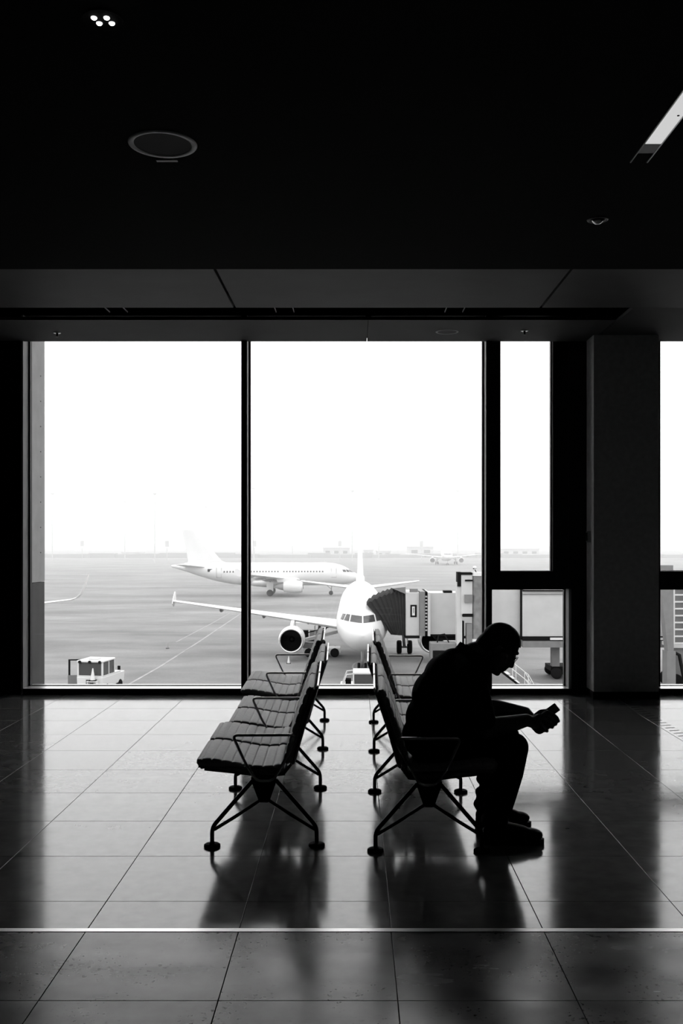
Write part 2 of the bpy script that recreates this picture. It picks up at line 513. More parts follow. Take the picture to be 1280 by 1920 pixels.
MB().lathe([(0.142, -0.002), (0.146, -0.006), (0.168, -0.006), (0.171, -0.001), (0.171, 0), (0.142, 0)], 48, capped=False).build('ring', 'ring', sp, smooth=True)
MB().lathe([(0.001, -0.0025), (0.142, -0.0025), (0.142, -0.0005)], 48).build('grille', 'cavity', sp)
tag(sp, 'round ceiling loudspeaker with a pale rim', 'speaker')
p = down_px(313, 301)
MBp = MB().box(-0.055, 0.055, -0.012, 0.012, -0.004, 0.0).build('ceiling_plate', 'ring', loc=p, bevel=0.001)
tag(MBp, 'small pale plate beside the ceiling loudspeaker', 'plate')

t = empty('linear_light', (1.49, 3.6, ZC))
yend = 5.05 - 3.6
for s in (-1, 1):
    MB().box(s*0.044 - 0.003, s*0.044 + 0.003, -3.0, yend + 0.12, -0.006, 0).build('side_rail', 'steel', t)
MB().box(-0.041, 0.041, -3.0, yend - 0.12, -0.002, 0).build('diffuser', 'tube_light', t)
MB().box(-0.041, 0.041, yend - 0.118, yend, -0.002, 0).build('end_plate', 'ring', t)
MB().lathe([(0.006, -0.004), (0.006, -0.002)], 12, (0.02, yend - 0.45, 0)).build('screw', 'dark_rubber', t)
tag(t, 'recessed linear ceiling light at the upper right', 'ceiling light')

p = down_px(1120, 412)
t = empty('ceiling_spot', p)
MB().lathe([(0.045, -0.002), (0.05, -0.005), (0.062, -0.005), (0.066, 0), (0.045, 0)], 32, capped=False).build('ring', 'dark_metal', t, smooth=True)
MB().lathe([(0.001, -0.03), (0.018, -0.026), (0.03, -0.014), (0.045, -0.001)], 24).build('lens', 'chrome', t, smooth=True)
tag(t, 'unlit dark ceiling spot at the right of the black ceiling', 'ceiling light')

def sprinkler(px, py, label):
    t = empty('sprinkler_head', down_px(px, py))
    MB().lathe([(0.035, 0), (0.036, -0.003), (0.03, -0.006), (0.008, -0.007)], 20).build('cover_plate', 'steel', t)
    MB().lathe([(0.011, -0.004), (0.012, -0.02), (0.007, -0.032), (0.014, -0.036), (0.014, -0.04)], 16).build('nozzle', 'dark_metal', t)
    tag(t, label, 'sprinkler', 'sprinklers in the window soffit')
sprinkler(107, 624, 'small sprinkler in the soffit above the left window pane')
sprinkler(983, 620, 'small sprinkler in the soffit above the narrow pane')
t = empty('recessed_soffit_light', down_px(838, 622))
MB().lathe([(0.09, 0), (0.091, -0.003), (0.108, -0.003), (0.110, 0)], 32, capped=False).build('ring', 'reveal', t, smooth=True)
MB().lathe([(0.001, -0.001), (0.09, -0.001), (0.09, 0)], 32).build('cover', 'soffit', t)
tag(t, 'flush round fitting in the soffit above the middle pane', 'ceiling light')

# ================================================================== BENCHES
def smooth_profile(pts, n):
    """Catmull-Rom through 2-D points"""
    out = []
    P = [pts[0]] + list(pts) + [pts[-1]]
    for i in range(1, len(P) - 2):
        p0, p1, p2, p3 = P[i-1], P[i], P[i+1], P[i+2]
        for k in range(n):
            t = k / n
            out.append(tuple(0.5 * (2*p1[c] + (p2[c]-p0[c])*t + (2*p0[c]-5*p1[c]+4*p2[c]-p3[c])*t*t + (3*p1[c]-p0[c]-3*p2[c]+p3[c])*t**3) for c in (0, 1)))
    out.append(tuple(pts[-1]))
    return out

def cushion(path, thick, channels, width, depth=0.007, inset=0.012):
    """upholstered pad: follows path (s,z), grooved across, rounded at its ends"""
    fine = smooth_profile(path, 24)
    L = [0]
    for a, b in zip(fine[:-1], fine[1:]): L.append(L[-1] + math.hypot(b[0]-a[0], b[1]-a[1]))
    tot = L[-1]
    SUB = ((0.0, 0.0), (0.07, 0.70), (0.18, 0.93), (0.5, 1.0), (0.82, 0.93), (0.93, 0.70))
    marks = [(tot * (c + q) / channels, h) for c in range(channels) for q, h in SUB] + [(tot, 0.0)]
    top, bot = [], []
    for d, hgt in marks:
        k = max(j for j in range(len(L)) if L[j] <= d + 1e-9); k = min(k, len(fine) - 2)
        t = (d - L[k]) / max(1e-9, L[k+1] - L[k])
        a, b = fine[k], fine[k+1]
        x, z = a[0] + (b[0]-a[0])*t, a[1] + (b[1]-a[1])*t
        tx, tz = b[0]-a[0], b[1]-a[1]; l = math.hypot(tx, tz); nx, nz = -tz/l, tx/l
        g = depth * hgt
        e = min(d, tot - d); cap = math.sqrt(max(0, 1 - (1 - min(1, e / (thick*0.55)))**2))
        mid = thick * 0.5
        top.append((x + nx*(-mid + mid*cap + g*cap - depth), z + nz*(-mid + mid*cap + g*cap - depth), x - nx*mid, z - nz*mid))
        bot.append((x - nx*(mid + mid*cap), z - nz*(mid + mid*cap)))
    rings = []
    prof = [(0.0, 0.30), (0.15, 0.62), (0.40, 0.86), (0.70, 0.97), (1.0, 1.0)]
    ends = [(-width/2 + inset*p_, k) for p_, k in prof] + [(width/2 - inset*p_, k) for p_, k in reversed(prof)]
    for u, k in ends:
        ring = []
        for (tx, tz, mx, mz) in top: ring.append((mx + (tx-mx)*k, u, mz + (tz-mz)*k))
        for (bx, bz), (tx, tz, mx, mz) in zip(reversed(bot), reversed(top)): ring.append((mx + (bx-mx)*k, u, mz + (bz-mz)*k))
        rings.append(ring)
    return MB().loft(rings)

# local frame of a bench: x the way the sitter faces (times side), y along the row away from the window's near end, origin on the floor at its middle
SEAT_PATH = [(0.352, 0.418), (0.335, 0.440), (0.27, 0.446), (0.15, 0.428), (0.05, 0.411), (-0.03, 0.409), (-0.095, 0.424)]
BACK_PATH = [(-0.090, 0.425), (-0.118, 0.52), (-0.150, 0.62), (-0.182, 0.71), (-0.214, 0.795), (-0.226, 0.815)]
LEGS, SEAT_W = 1.148, 0.502
M['chrome_dark'] = gray('polished_tube', 0.75, 0.36, metal=1.0)

def bench_meshes(g):
    """the repeating pieces, g = +1 or -1 for the way the row faces"""
    D = {}
    def keep(key, mb, mat, smooth=True, ang=None):
        mb.v = [(g * v[0], v[1], v[2]) for v in mb.v]
        me = mb.mesh(key, smooth); me.materials.append(M[mat])
        if ang: me.shade_smooth(); me.set_sharp_from_angle(angle=ang)
        D[key] = me
    keep('seat', cushion(SEAT_PATH[::-1], 0.054, 9, SEAT_W, 0.0065, 0.024), 'fabric')
    keep('backrest', cushion(BACK_PATH[::-1], 0.044, 8, SEAT_W, 0.0065, 0.022), 'fabric')
    hw = SEAT_W / 2
    prof = [(-0.137, 0.415), (-0.190, 0.60), (-0.262, 0.80), (-0.268, 0.802), (-0.196, 0.60), (-0.146, 0.412)]
    keep('back_shell', MB().prism(prof, lambda p, q, t: (p, -hw + 0.008 + t, q), SEAT_W - 0.016), 'fabric_back', False)
    pts = fillet([(-0.149, -hw + 0.004, 0.42), (-0.20, -hw + 0.004, 0.60), (-0.268, -hw + 0.004, 0.806), (-0.268, hw - 0.004, 0.806), (-0.20, hw - 0.004, 0.60), (-0.149, hw - 0.004, 0.42)], 0.02, 4)
    keep('back_edge', MB().tube(pts, 0.0055, 6), 'steel')
    prof = [(0.30, 0.384), (0.15, 0.368), (0.0, 0.348), (-0.10, 0.358), (-0.14, 0.41), (-0.13, 0.42), (-0.09, 0.372), (0.0, 0.358), (0.15, 0.377), (0.30, 0.392)]
    keep('seat_pan', MB().prism(prof, lambda p, q, t: (p, -hw + 0.012 + t, q), SEAT_W - 0.024), 'dark_metal', False)
    lg = MB()
    for s in (-1, 1):
        lg.tube(fillet([(s*0.262, 0, 0.014), (s*0.262, 0, 0.098), (s*0.056, 0, 0.335)], 0.03, 5), 0.0108, 10)
        lg.tube([(s*0.252, 0, 0.086), (s*0.150, 0, 0.148), (s*0.020, 0, 0.234)], 0.0088, 10)
    node = [(-0.062, 0.352), (0.066, 0.352), (0.058, 0.318), (0.028, 0.236), (0.018, 0.226), (-0.018, 0.226), (-0.028, 0.236), (-0.056, 0.318)]
    lg.prism(node, lambda p, q, t: (p, -0.025 + t, q), 0.05)
    keep('leg_frame', lg, 'dark_metal', False, 0.6)
    keep('foot', MB().lathe([(0.001, 0.018), (0.016, 0.018), (0.034, 0.016), (0.041, 0.011), (0.0415, 0.002), (0.040, 0.0), (0.001, 0.0)], 28), 'dark_rubber')
    loop = fillet([(0.156, 0, 0.566), (-0.150, 0, 0.566), (-0.158, 0, 0.535), (-0.045, 0, 0.338), (0.036, 0, 0.338), (0.092, 0, 0.425)], 0.028, 6, closed=True)
    keep('armrest', MB().tube(loop, 0.0072, 8, closed=True), 'chrome_dark')
    keep('beam', MB().box(-0.030, 0.030, -1.5*LEGS + 0.02, 1.5*LEGS - 0.02, 0.290, 0.332), 'dark_metal', False)
    return D

def bench(loc, rz, g, label):
    root = empty('bench', loc, rz)
    C = bench_meshes(g)
    link('beam', C['beam'], root)
    for k in range(4):
        y = (k - 1.5) * LEGS
        lf = link('leg_frame', C['leg_frame'], root, (0, y, 0))
        for s in (-1, 1):
            link('foot', C['foot'], lf, (s * 0.262, 0, 0))
        link('armrest', C['armrest'], root, (0, y - 0.036, 0))
    for k in range(6):
        y = (k // 2 - 1.5) * LEGS - 0.022 + SEAT_W / 2 + (k % 2) * (SEAT_W + 0.020)
        dx, dz = (-0.036 * g, -0.010) if k // 2 == 1 else (0.0, 0.0)      # the middle pair sits a little further back
        st = link('seat', C['seat'], root, (dx, y, dz * 2.2))
        link('seat_pan', C['seat_pan'], st)
        bk = link('backrest', C['backrest'], root, (dx, y, dz))
        link('back_shell', C['back_shell'], bk)
        link('back_edge', C['back_edge'], bk)
    tag(root, label, 'bench', 'airport bench rows back to back')
    return root
bench((-0.483, 6.677, 0), math.atan(0.064 / 3.43), -1, 'empty row of six ribbed grey seats facing the left')
bench((0.396, 6.592, 0), -math.atan(0.058 / 3.46), 1, 'row of ribbed grey seats on which the man is sitting')

# ================================================================== THE PERSON
# facing +x on the near seat of the right row; C2 is the line down the middle of the body
C2 = 5.15
class Blob(MB):
    def cap(s, p0, r0, p1, r1, seg=16):
        p0, p1 = Vector(p0), Vector(p1); d = p1 - p0; n = d.normalized()
        u = n.orthogonal().normalized(); w = n.cross(u); R = []
        def ring(c, r): return [c + (u*math.cos(2*PI*i/seg) + w*math.sin(2*PI*i/seg)) * r for i in range(seg)]
        for k in range(5, 0, -1): a = k*PI/12; R.append(ring(p0 - n*r0*math.sin(a), r0*math.cos(a)))
        R.append(ring(p0, r0)); R.append(ring(p1, r1))
        for k in range(1, 6): a = k*PI/12; R.append(ring(p1 + n*r1*math.sin(a), r1*math.cos(a)))
        return s.loft(R)
    def chain(s, pts):
        for (a, ra), (b, rb) in zip(pts[:-1], pts[1:]): s.cap(a, ra, b, rb)
        return s
    def fused(s, name, mat, voxel, smooth=6, factor=0.5, parent=None):
        me = s.mesh(name)
        o = bpy.data.objects.new('fuse', me); COL.objects.link(o)
        r = o.modifiers.new('r', 'REMESH'); r.mode = 'VOXEL'; r.voxel_size = voxel; r.use_smooth_shade = True
        if smooth:
            k = o.modifiers.new('s', 'SMOOTH'); k.factor = factor; k.iterations = smooth
        dg = bpy.context.evaluated_depsgraph_get()
        out = bpy.data.meshes.new_from_object(o.evaluated_get(dg))
        bpy.data.objects.remove(o)
        out.name = name; out.materials.clear(); out.materials.append(M[mat]); out.shade_smooth()
        return link(name, out, parent)

def V(x, y, z): return Vector((x, C2 + y, z))
HC = V(0.752, 0, 0.972)                              # middle of the head
HA = Vector((0.615, 0, 0.788)); HF = Vector((0.788, 0, -0.615)); HY = Vector((0, 1, 0))
HR = Matrix((HF, HY, HA)).transposed()               # head axes: forward, left, up
def H(f, y, a): return HC + HF*f + HY*y + HA*a

person = empty('person', (0, 0, 0))
person.location = (0.36, C2, 0.0)
def under(o):                                        # parts are modelled in place, then hung under the thing at its base
    o.location = Vector(o.location) - person.location
    o.parent = person
    return o

# ---- hands: built around the phone, right hand near the viewer (y < 0), left hand beyond
PH = V(1.000, -0.005, 0.628)                         # middle of the phone
PL = Vector((0.80, -0.08, 0.60)).normalized()        # its long axis, top end away from the face
PN0 = Vector((-0.45, 0.85, 0.62)); PN = (PN0 - PL*PN0.dot(PL)).normalized()   # screen normal, towards the face
PW = PN.cross(PL).normalized()                       # across, + is the far side
if PW.y < 0: PW = -PW
def P(l, w, n): return PH + PL*l + PW*w + PN*n

body = Blob()
# head
body.sphere(H(-0.008, 0, 0.028), (0.100, 0.076, 0.098), 24, 16, HR)
body.sphere(H(0.030, 0, -0.035), (0.074, 0.063, 0.085), 24, 16, HR)
body.sphere(H(0.052, 0, -0.094), (0.036, 0.042, 0.030), 16, 10, HR)          # jaw
body.sphere(H(0.072, 0, -0.104), (0.018, 0.020, 0.017), 12, 8, HR)           # chin
body.cap(H(0.090, 0, 0.020), 0.010, H(0.110, 0, -0.030), 0.0125)             # nose
body.cap(H(0.098, 0.010, -0.036), 0.009, H(0.098, -0.010, -0.036), 0.009)
body.cap(H(0.085, 0.034, 0.040), 0.011, H(0.085, -0.034, 0.040), 0.011)      # brow
body.cap(H(0.090, 0.016, -0.066), 0.0085, H(0.090, -0.016, -0.066), 0.0085)  # lips
body.cap(H(0.086, 0.014, -0.080), 0.0085, H(0.086, -0.014, -0.080), 0.0085)
for s in (-1, 1):
    body.sphere(H(0.075, s*0.031, 0.014), 0.0125, 12, 8)                     # eyes under the lids
    body.sphere(H(-0.012, s*0.079, -0.010), (0.018, 0.008, 0.032), 12, 8, HR)  # ears
    body.cap(H(0.03, s*0.05, -0.02), 0.024, H(0.045, s*0.035, -0.085), 0.02)   # cheeks
# neck and trunk
body.chain([(V(0.565, 0, 0.905), 0.070), (V(0.625, 0, 0.945), 0.062), (H(-0.045, 0, -0.05), 0.060)])
def trunk(b, g):
    b.sphere(V(0.375, 0, 0.515), (0.115+g, 0.170+g, 0.105+g), 24, 14)
    b.sphere(V(0.400, 0, 0.610), (0.120+g, 0.155+g, 0.120+g), 24, 14)
    b.sphere(V(0.440, 0, 0.725), (0.128+g, 0.165+g, 0.130+g), 24, 14)
    b.sphere(V(0.505, 0, 0.825), (0.130+g, 0.180+g, 0.115+g), 24, 14)
    for s in (-1, 1):
        b.cap(V(0.520, 0, 0.890), 0.072+g, V(0.575, s*0.165, 0.850), 0.066+g)
        b.cap(V(0.480, s*0.06, 0.80), 0.09+g, V(0.590, s*0.10, 0.800), 0.075+g)
trunk(body, 0.0)
SHO = {-1: V(0.590, -0.185, 0.845), 1: V(0.590, 0.190, 0.850)}
ELB = {-1: V(0.660, -0.190, 0.585), 1: V(0.680, 0.205, 0.635)}
WRI = {-1: V(0.885, -0.075, 0.612), 1: V(0.905, 0.075, 0.622)}
for s in (-1, 1):
    body.cap(SHO[s], 0.058, ELB[s], 0.043)
    mid = ELB[s].lerp(WRI[s], 0.35)
    body.chain([(ELB[s], 0.047), (mid, 0.051), (WRI[s], 0.033)])
# legs
HIP = {-1: V(0.375, -0.105, 0.505), 1: V(0.375, 0.105, 0.505)}
KNE = {-1: V(0.812, -0.140, 0.487), 1: V(0.812, 0.140, 0.487)}
ANK = {-1: V(0.712, -0.150, 0.085), 1: V(0.712, 0.150, 0.085)}
for s in (-1, 1):
    body.cap(HIP[s], 0.088, KNE[s], 0.058)
    body.chain([(KNE[s], 0.056), (KNE[s].lerp(ANK[s], 0.35) + Vector((-0.015, 0, 0)), 0.058), (ANK[s], 0.037)])
    body.cap(ANK[s] + Vector((-0.03, 0, -0.045)), 0.032, ANK[s] + Vector((0.17, 0, -0.055)), 0.024)
# hands
def hand(b, s):
    """s = -1: right hand on the near side. Palm beside and under the phone, four fingers curled under it, thumb over the screen"""
    w = WRI[s]
    e = 0.036                                             # half the phone's width
    heel = P(-0.072, s*0.034, -0.020)
    b.cap(w, 0.032, heel, 0.031)
    b.sphere(P(-0.036, s*0.040, -0.024), (0.030, 0.022, 0.026), 16, 10)
    knuck = []
    for i in range(4):                                    # index ... little, from the top end to the lower end
        l = 0.016 - i*0.0225
        k = P(l - 0.008*(i == 3), s*(e + 0.012), -0.022 - 0.004*i)
        knuck.append(k)
        b.cap(heel.lerp(k, 0.15) + PN*-0.002, 0.0185, k, 0.0115)      # metacarpals make the palm
    for a, c in zip(knuck[:-1], knuck[1:]): b.cap(a, 0.011, c, 0.011)
    ln = (0.052, 0.057, 0.054, 0.044)
    for i, k in enumerate(knuck):
        m1 = k + (PN*-0.55 + PL*0.28 + PW*s*-0.25).normalized() * ln[i]*0.72
        m2 = m1 + (PW*s*-0.85 + PN*-0.10 + PL*0.12).normalized() * ln[i]*0.62
        tp = m2 + (PW*s*-0.55 + PN*0.75).normalized() * ln[i]*0.40
        b.chain([(k, 0.0098), (m1, 0.0090), (m2, 0.0085), (tp, 0.0072)])
    t0 = heel + PW*s*0.006 + PN*0.014
    t1 = P(-0.040, s*(e + 0.004), 0.008)
    t2 = P(-0.014, s*(e - 0.006), 0.017)
    t3 = P(0.010, s*(e - 0.020), 0.0135)
    b.chain([(t0, 0.0160), (t1, 0.0120), (t2, 0.0100), (t3, 0.0085)])
for s in (-1, 1): hand(body, s)
bo = body.fused('body', 'skin', 0.0042, 5)
under(bo)
bo['label'] = 'bare forearms, hands, neck and face'

# hair: short, close to the skull
hair = Blob()
hair.sphere(H(-0.010, 0, 0.036), (0.107, 0.082, 0.100), 28, 18, HR)
hair.sphere(H(-0.062, 0, -0.020), (0.058, 0.066, 0.075), 20, 14, HR)
hair.cap(H(-0.065, 0, -0.03), 0.052, V(0.655, 0, 0.955), 0.050)
ho = hair.fused('hair', 'hair', 0.006, 3)
# keep the hairline: drop the part over the face
bm = bmesh.new(); bm.from_mesh(ho.data)
kill = []
for v in bm.verts:
    r = v.co - HC; f, a = r.dot(HF), r.dot(HA)
    if a < 0.072 - 0.9*max(0.0, 0.085 - f) and f > -0.02 + 0.0*a: kill.append(v)
    elif a < -0.085: kill.append(v)
bmesh.ops.delete(bm, geom=kill, context='VERTS'); bm.to_mesh(ho.data); bm.free()
under(ho)

# glasses
gl = MB()
for s in (-1, 1):
    ring = [H(0.100, s*0.033 + 0.021*math.cos(a), 0.012 + 0.016*math.sin(a)) for a in [2*PI*i/18 for i in range(18)]]
    gl.tube(ring, 0.0018, 6, closed=True)
    gl.tube([H(0.098, s*0.054, 0.016), H(0.090, s*0.072, 0.018), H(0.0, s*0.083, 0.016), H(-0.02, s*0.083, 0.0)], 0.0018, 6)
gl.tube([H(0.102, -0.012, 0.014), H(0.106, 0, 0.018), H(0.102, 0.012, 0.014)], 0.0018, 6)
go = under(gl.build('glasses', 'chrome', smooth=True)); go['label'] = 'thin framed glasses'

# shirt: follows the trunk, short sleeves, collar
sh = Blob(); trunk(sh, 0.014)
for s in (-1, 1):
    sh.cap(SHO[s], 0.074, SHO[s].lerp(ELB[s], 0.80), 0.066)
sh.cap(V(0.540, 0, 0.885), 0.085, V(0.600, 0, 0.928), 0.070)
sh.chain([(V(0.47, 0.0, 0.56), 0.13), (V(0.56, 0, 0.66), 0.10), (V(0.612, 0, 0.78), 0.105), (V(0.628, 0, 0.845), 0.078)])      # loose front hanging forward
so = under(sh.fused('shirt', 'shirt', 0.009, 4)); so['label'] = 'black short sleeved shirt with a collar'
co = MB()
def collar_ring(r, c, ax, up, n=24, a0=0.35, a1=2*PI-0.35):
    ax = ax.normalized(); fw = Vector((ax.z, 0, -ax.x)); pts = []
    for i in range(n):
        a = a0 + (a1 - a0)*i/(n-1)
        pts.append(c + (fw*math.cos(a)*1.0 + HY*math.sin(a))*r + ax*up)
    return pts
cax = Vector((0.50, 0, 0.86)); cc = V(0.600, 0, 0.935)
r0, r1, r2 = collar_ring(0.070, cc, cax, -0.012), collar_ring(0.072, cc, cax, 0.036), collar_ring(0.084, cc, cax, -0.004)
n = len(r0)
th = 0.002
co.loft([[r0[i], r1[i], r1[i] + (r1[i]-cc).normalized()*th*3, r2[i], r2[i] - cax*th, r0[i] + (r0[i]-cc).normalized()*th] for i in range(n)])
o = co.build('collar', 'shirt', so, smooth=True)
o.location = -person.location - Vector(so.location) + Vector(so.location)
o.matrix_parent_inverse = Matrix.Identity(4)
o.location = (0, 0, 0)

# trousers
tr = Blob()
tr.sphere(V(0.372, 0, 0.510), (0.125, 0.182, 0.095), 24, 14)
for s in (-1, 1):
    tr.cap(HIP[s], 0.100, KNE[s], 0.073)
    tr.chain([(KNE[s], 0.073), (KNE[s].lerp(ANK[s], 0.3) + Vector((0.0, 0, 0)), 0.078), (KNE[s].lerp(ANK[s], 0.62), 0.070), (ANK[s] + Vector((0.0, 0, 0.035)), 0.066)])
    # gathers above the shoe and behind the knee
    for k, (dx, dz, r) in enumerate(((-0.030, 0.17, 0.026), (-0.033, 0.10, 0.028), (-0.040, 0.035, 0.030), (0.035, 0.07, 0.026))):
        p = ANK[s] + Vector((dx, 0, dz)); tr.cap(p + Vector((0, -0.03, 0)), r, p + Vector((0, 0.03, -0.006)), r)
to = under(tr.fused('trousers', 'trousers', 0.008, 3)); to['label'] = 'black trousers'

# shoes
for s in (-1, 1):
    a = ANK[s]; tx = 0.012 if s < 0 else 0.0
    b = Blob()
    b.cap(Vector((a.x - 0.022, a.y, 0.062)), 0.040, Vector((a.x + 0.03, a.y, 0.075)), 0.045)
    b.cap(Vector((a.x - 0.025, a.y, 0.05)), 0.036, Vector((a.x + 0.10, a.y, 0.052)), 0.042)
    b.cap(Vector((a.x + 0.05, a.y, 0.072)), 0.042, Vector((a.x + 0.14, a.y, 0.052)), 0.040)
    b.sphere(Vector((a.x + 0.165 + tx, a.y + s*0.004, 0.046)), (0.066, 0.046, 0.034), 20, 12)
    so_ = under(b.fused('shoe', 'shoe', 0.005, 4))
    so_['label'] = 'dark laced shoe'
    sol = MB()
    prof = [(-0.065, 0), (-0.055, 0.032), (-0.02, 0.038), (0.06, 0.036), (0.14, 0.048), (0.20, 0.042), (0.232 + tx, 0.018), (0.238 + tx, 0.0)]
    poly = prof + [(x, -y) for x, y in reversed(prof[1:-1])]
    sol.prism(poly, lambda p, q, t: (a.x + p, a.y + q, 0.001 + t), 0.026)
    q = sol.build('sole', 'sole', so_); q.location = (0, 0, 0)
    for i in range(4):
        x = a.x + 0.062 + i*0.022; z = 0.112 - i*0.0085
        lc = MB().tube([(x, a.y - 0.024, z - 0.012), (x + 0.006, a.y, z), (x, a.y + 0.024, z - 0.012)], 0.0028, 6)
        lc.build('lace', 'lace', so_)
tag(person, 'man in black clothes and glasses hunched over his phone on the bench', 'person')

# phone
ph = empty('mobile_phone', PH)
ph.rotation_mode = 'QUATERNION'
ph.rotation_quaternion = Matrix((PL, PW, PL.cross(PW))).transposed().to_quaternion()
up = 1 if PL.cross(PW).dot(PN) > 0 else -1
MB().box(-0.073, 0.073, -0.036, 0.036, -0.006, 0.006).build('shell', 'device', ph, bevel=0.004)
MB().box(-0.068, 0.068, -0.032, 0.032, *sorted((up*0.0058, up*0.0066))).build('screen', 'screen', ph)
tag(ph, 'dark mobile phone held in the hands of the seated man', 'phone')

# ================================================================== OUTSIDE: THE APRON
AZ = CAM_H - 10.0                 # apron level, a storey and a half below the lounge floor
def ap(px, y): return (px - VX) * y / FPX        # world x of something seen at column px, y metres away

apron = MB().box(-700, 700, 12.5, 1500, AZ - 0.5, AZ).build('ground', 'apron')
tag(apron, 'wide grey concrete airport apron outside the windows', 'apron', kind='structure')
fac = MB().box(-40, 40, 10.6, 11.2, AZ, -0.4).build('wall_facade', 'ext_panel_dark')
tag(fac, 'outer terminal wall below the lounge floor', 'wall', kind='structure')

def line_mark(pts, w, label, closed=False):
    mb = MB(); n = len(pts)
    P_ = [Vector((p[0], p[1], 0)) for p in pts]
    L_, R_ = [], []
    for i, p in enumerate(P_):
        a = P_[i-1] if (i or closed) else p; b = P_[(i+1) % n] if (i < n-1 or closed) else p
        d = (b - a).normalized(); q = Vector((-d.y, d.x, 0)) * w / 2
        L_.append(p + q); R_.append(p - q)
    rings = [[(l.x, l.y, AZ + 0.002), (r.x, r.y, AZ + 0.002), (r.x, r.y, AZ + 0.012), (l.x, l.y, AZ + 0.012)] for l, r in zip(L_, R_)]
    mb.loft(rings, closed=closed)
    o = mb.build('ground_marking', 'paint_line')
    return tag(o, label, 'ground marking', 'painted apron markings', 'structure')
def gp(px, py):                    # point of the apron seen at (px, py)
    d = FPX * 10.0 / (py - VY); return ((px - VX) * d / FPX, d)
line_mark([gp(240, 1284), gp(300, 1250), gp(372, 1204), gp(455, 1148)], 0.20, 'long diagonal white line across the apron by the left pane')
line_mark([gp(330, 1204), gp(395, 1170), gp(430, 1150)], 0.16, 'thin diagonal line on the apron behind the long one')
line_mark([gp(60, 1153), gp(300, 1152), gp(450, 1152)], 0.35, 'near pale cross line on the apron')
line_mark([gp(60, 1168), gp(300, 1167), gp(450, 1168)], 0.20, 'thin pale cross line in front of the other cross line')
line_mark([gp(60, 1100), gp(450, 1100)], 0.5, 'far pale cross line on the taxiway')
line_mark([gp(960, 1265), gp(1010, 1283), gp(1060, 1300)], 0.3, 'white line crossing the apron behind the low square pane')
line_mark([gp(1000, 1256), gp(1032, 1253), gp(1075, 1276)], 0.22, 'angled white corner line near the bridge wheels')
cx, cy = gp(693, 1250)
line_mark([(cx + 1.35*math.cos(a), cy + 4.2*math.sin(a)) for a in [2*PI*i/28 for i in range(28)]], 0.14, 'white oval parking mark beneath the nose of the docked airliner', True)

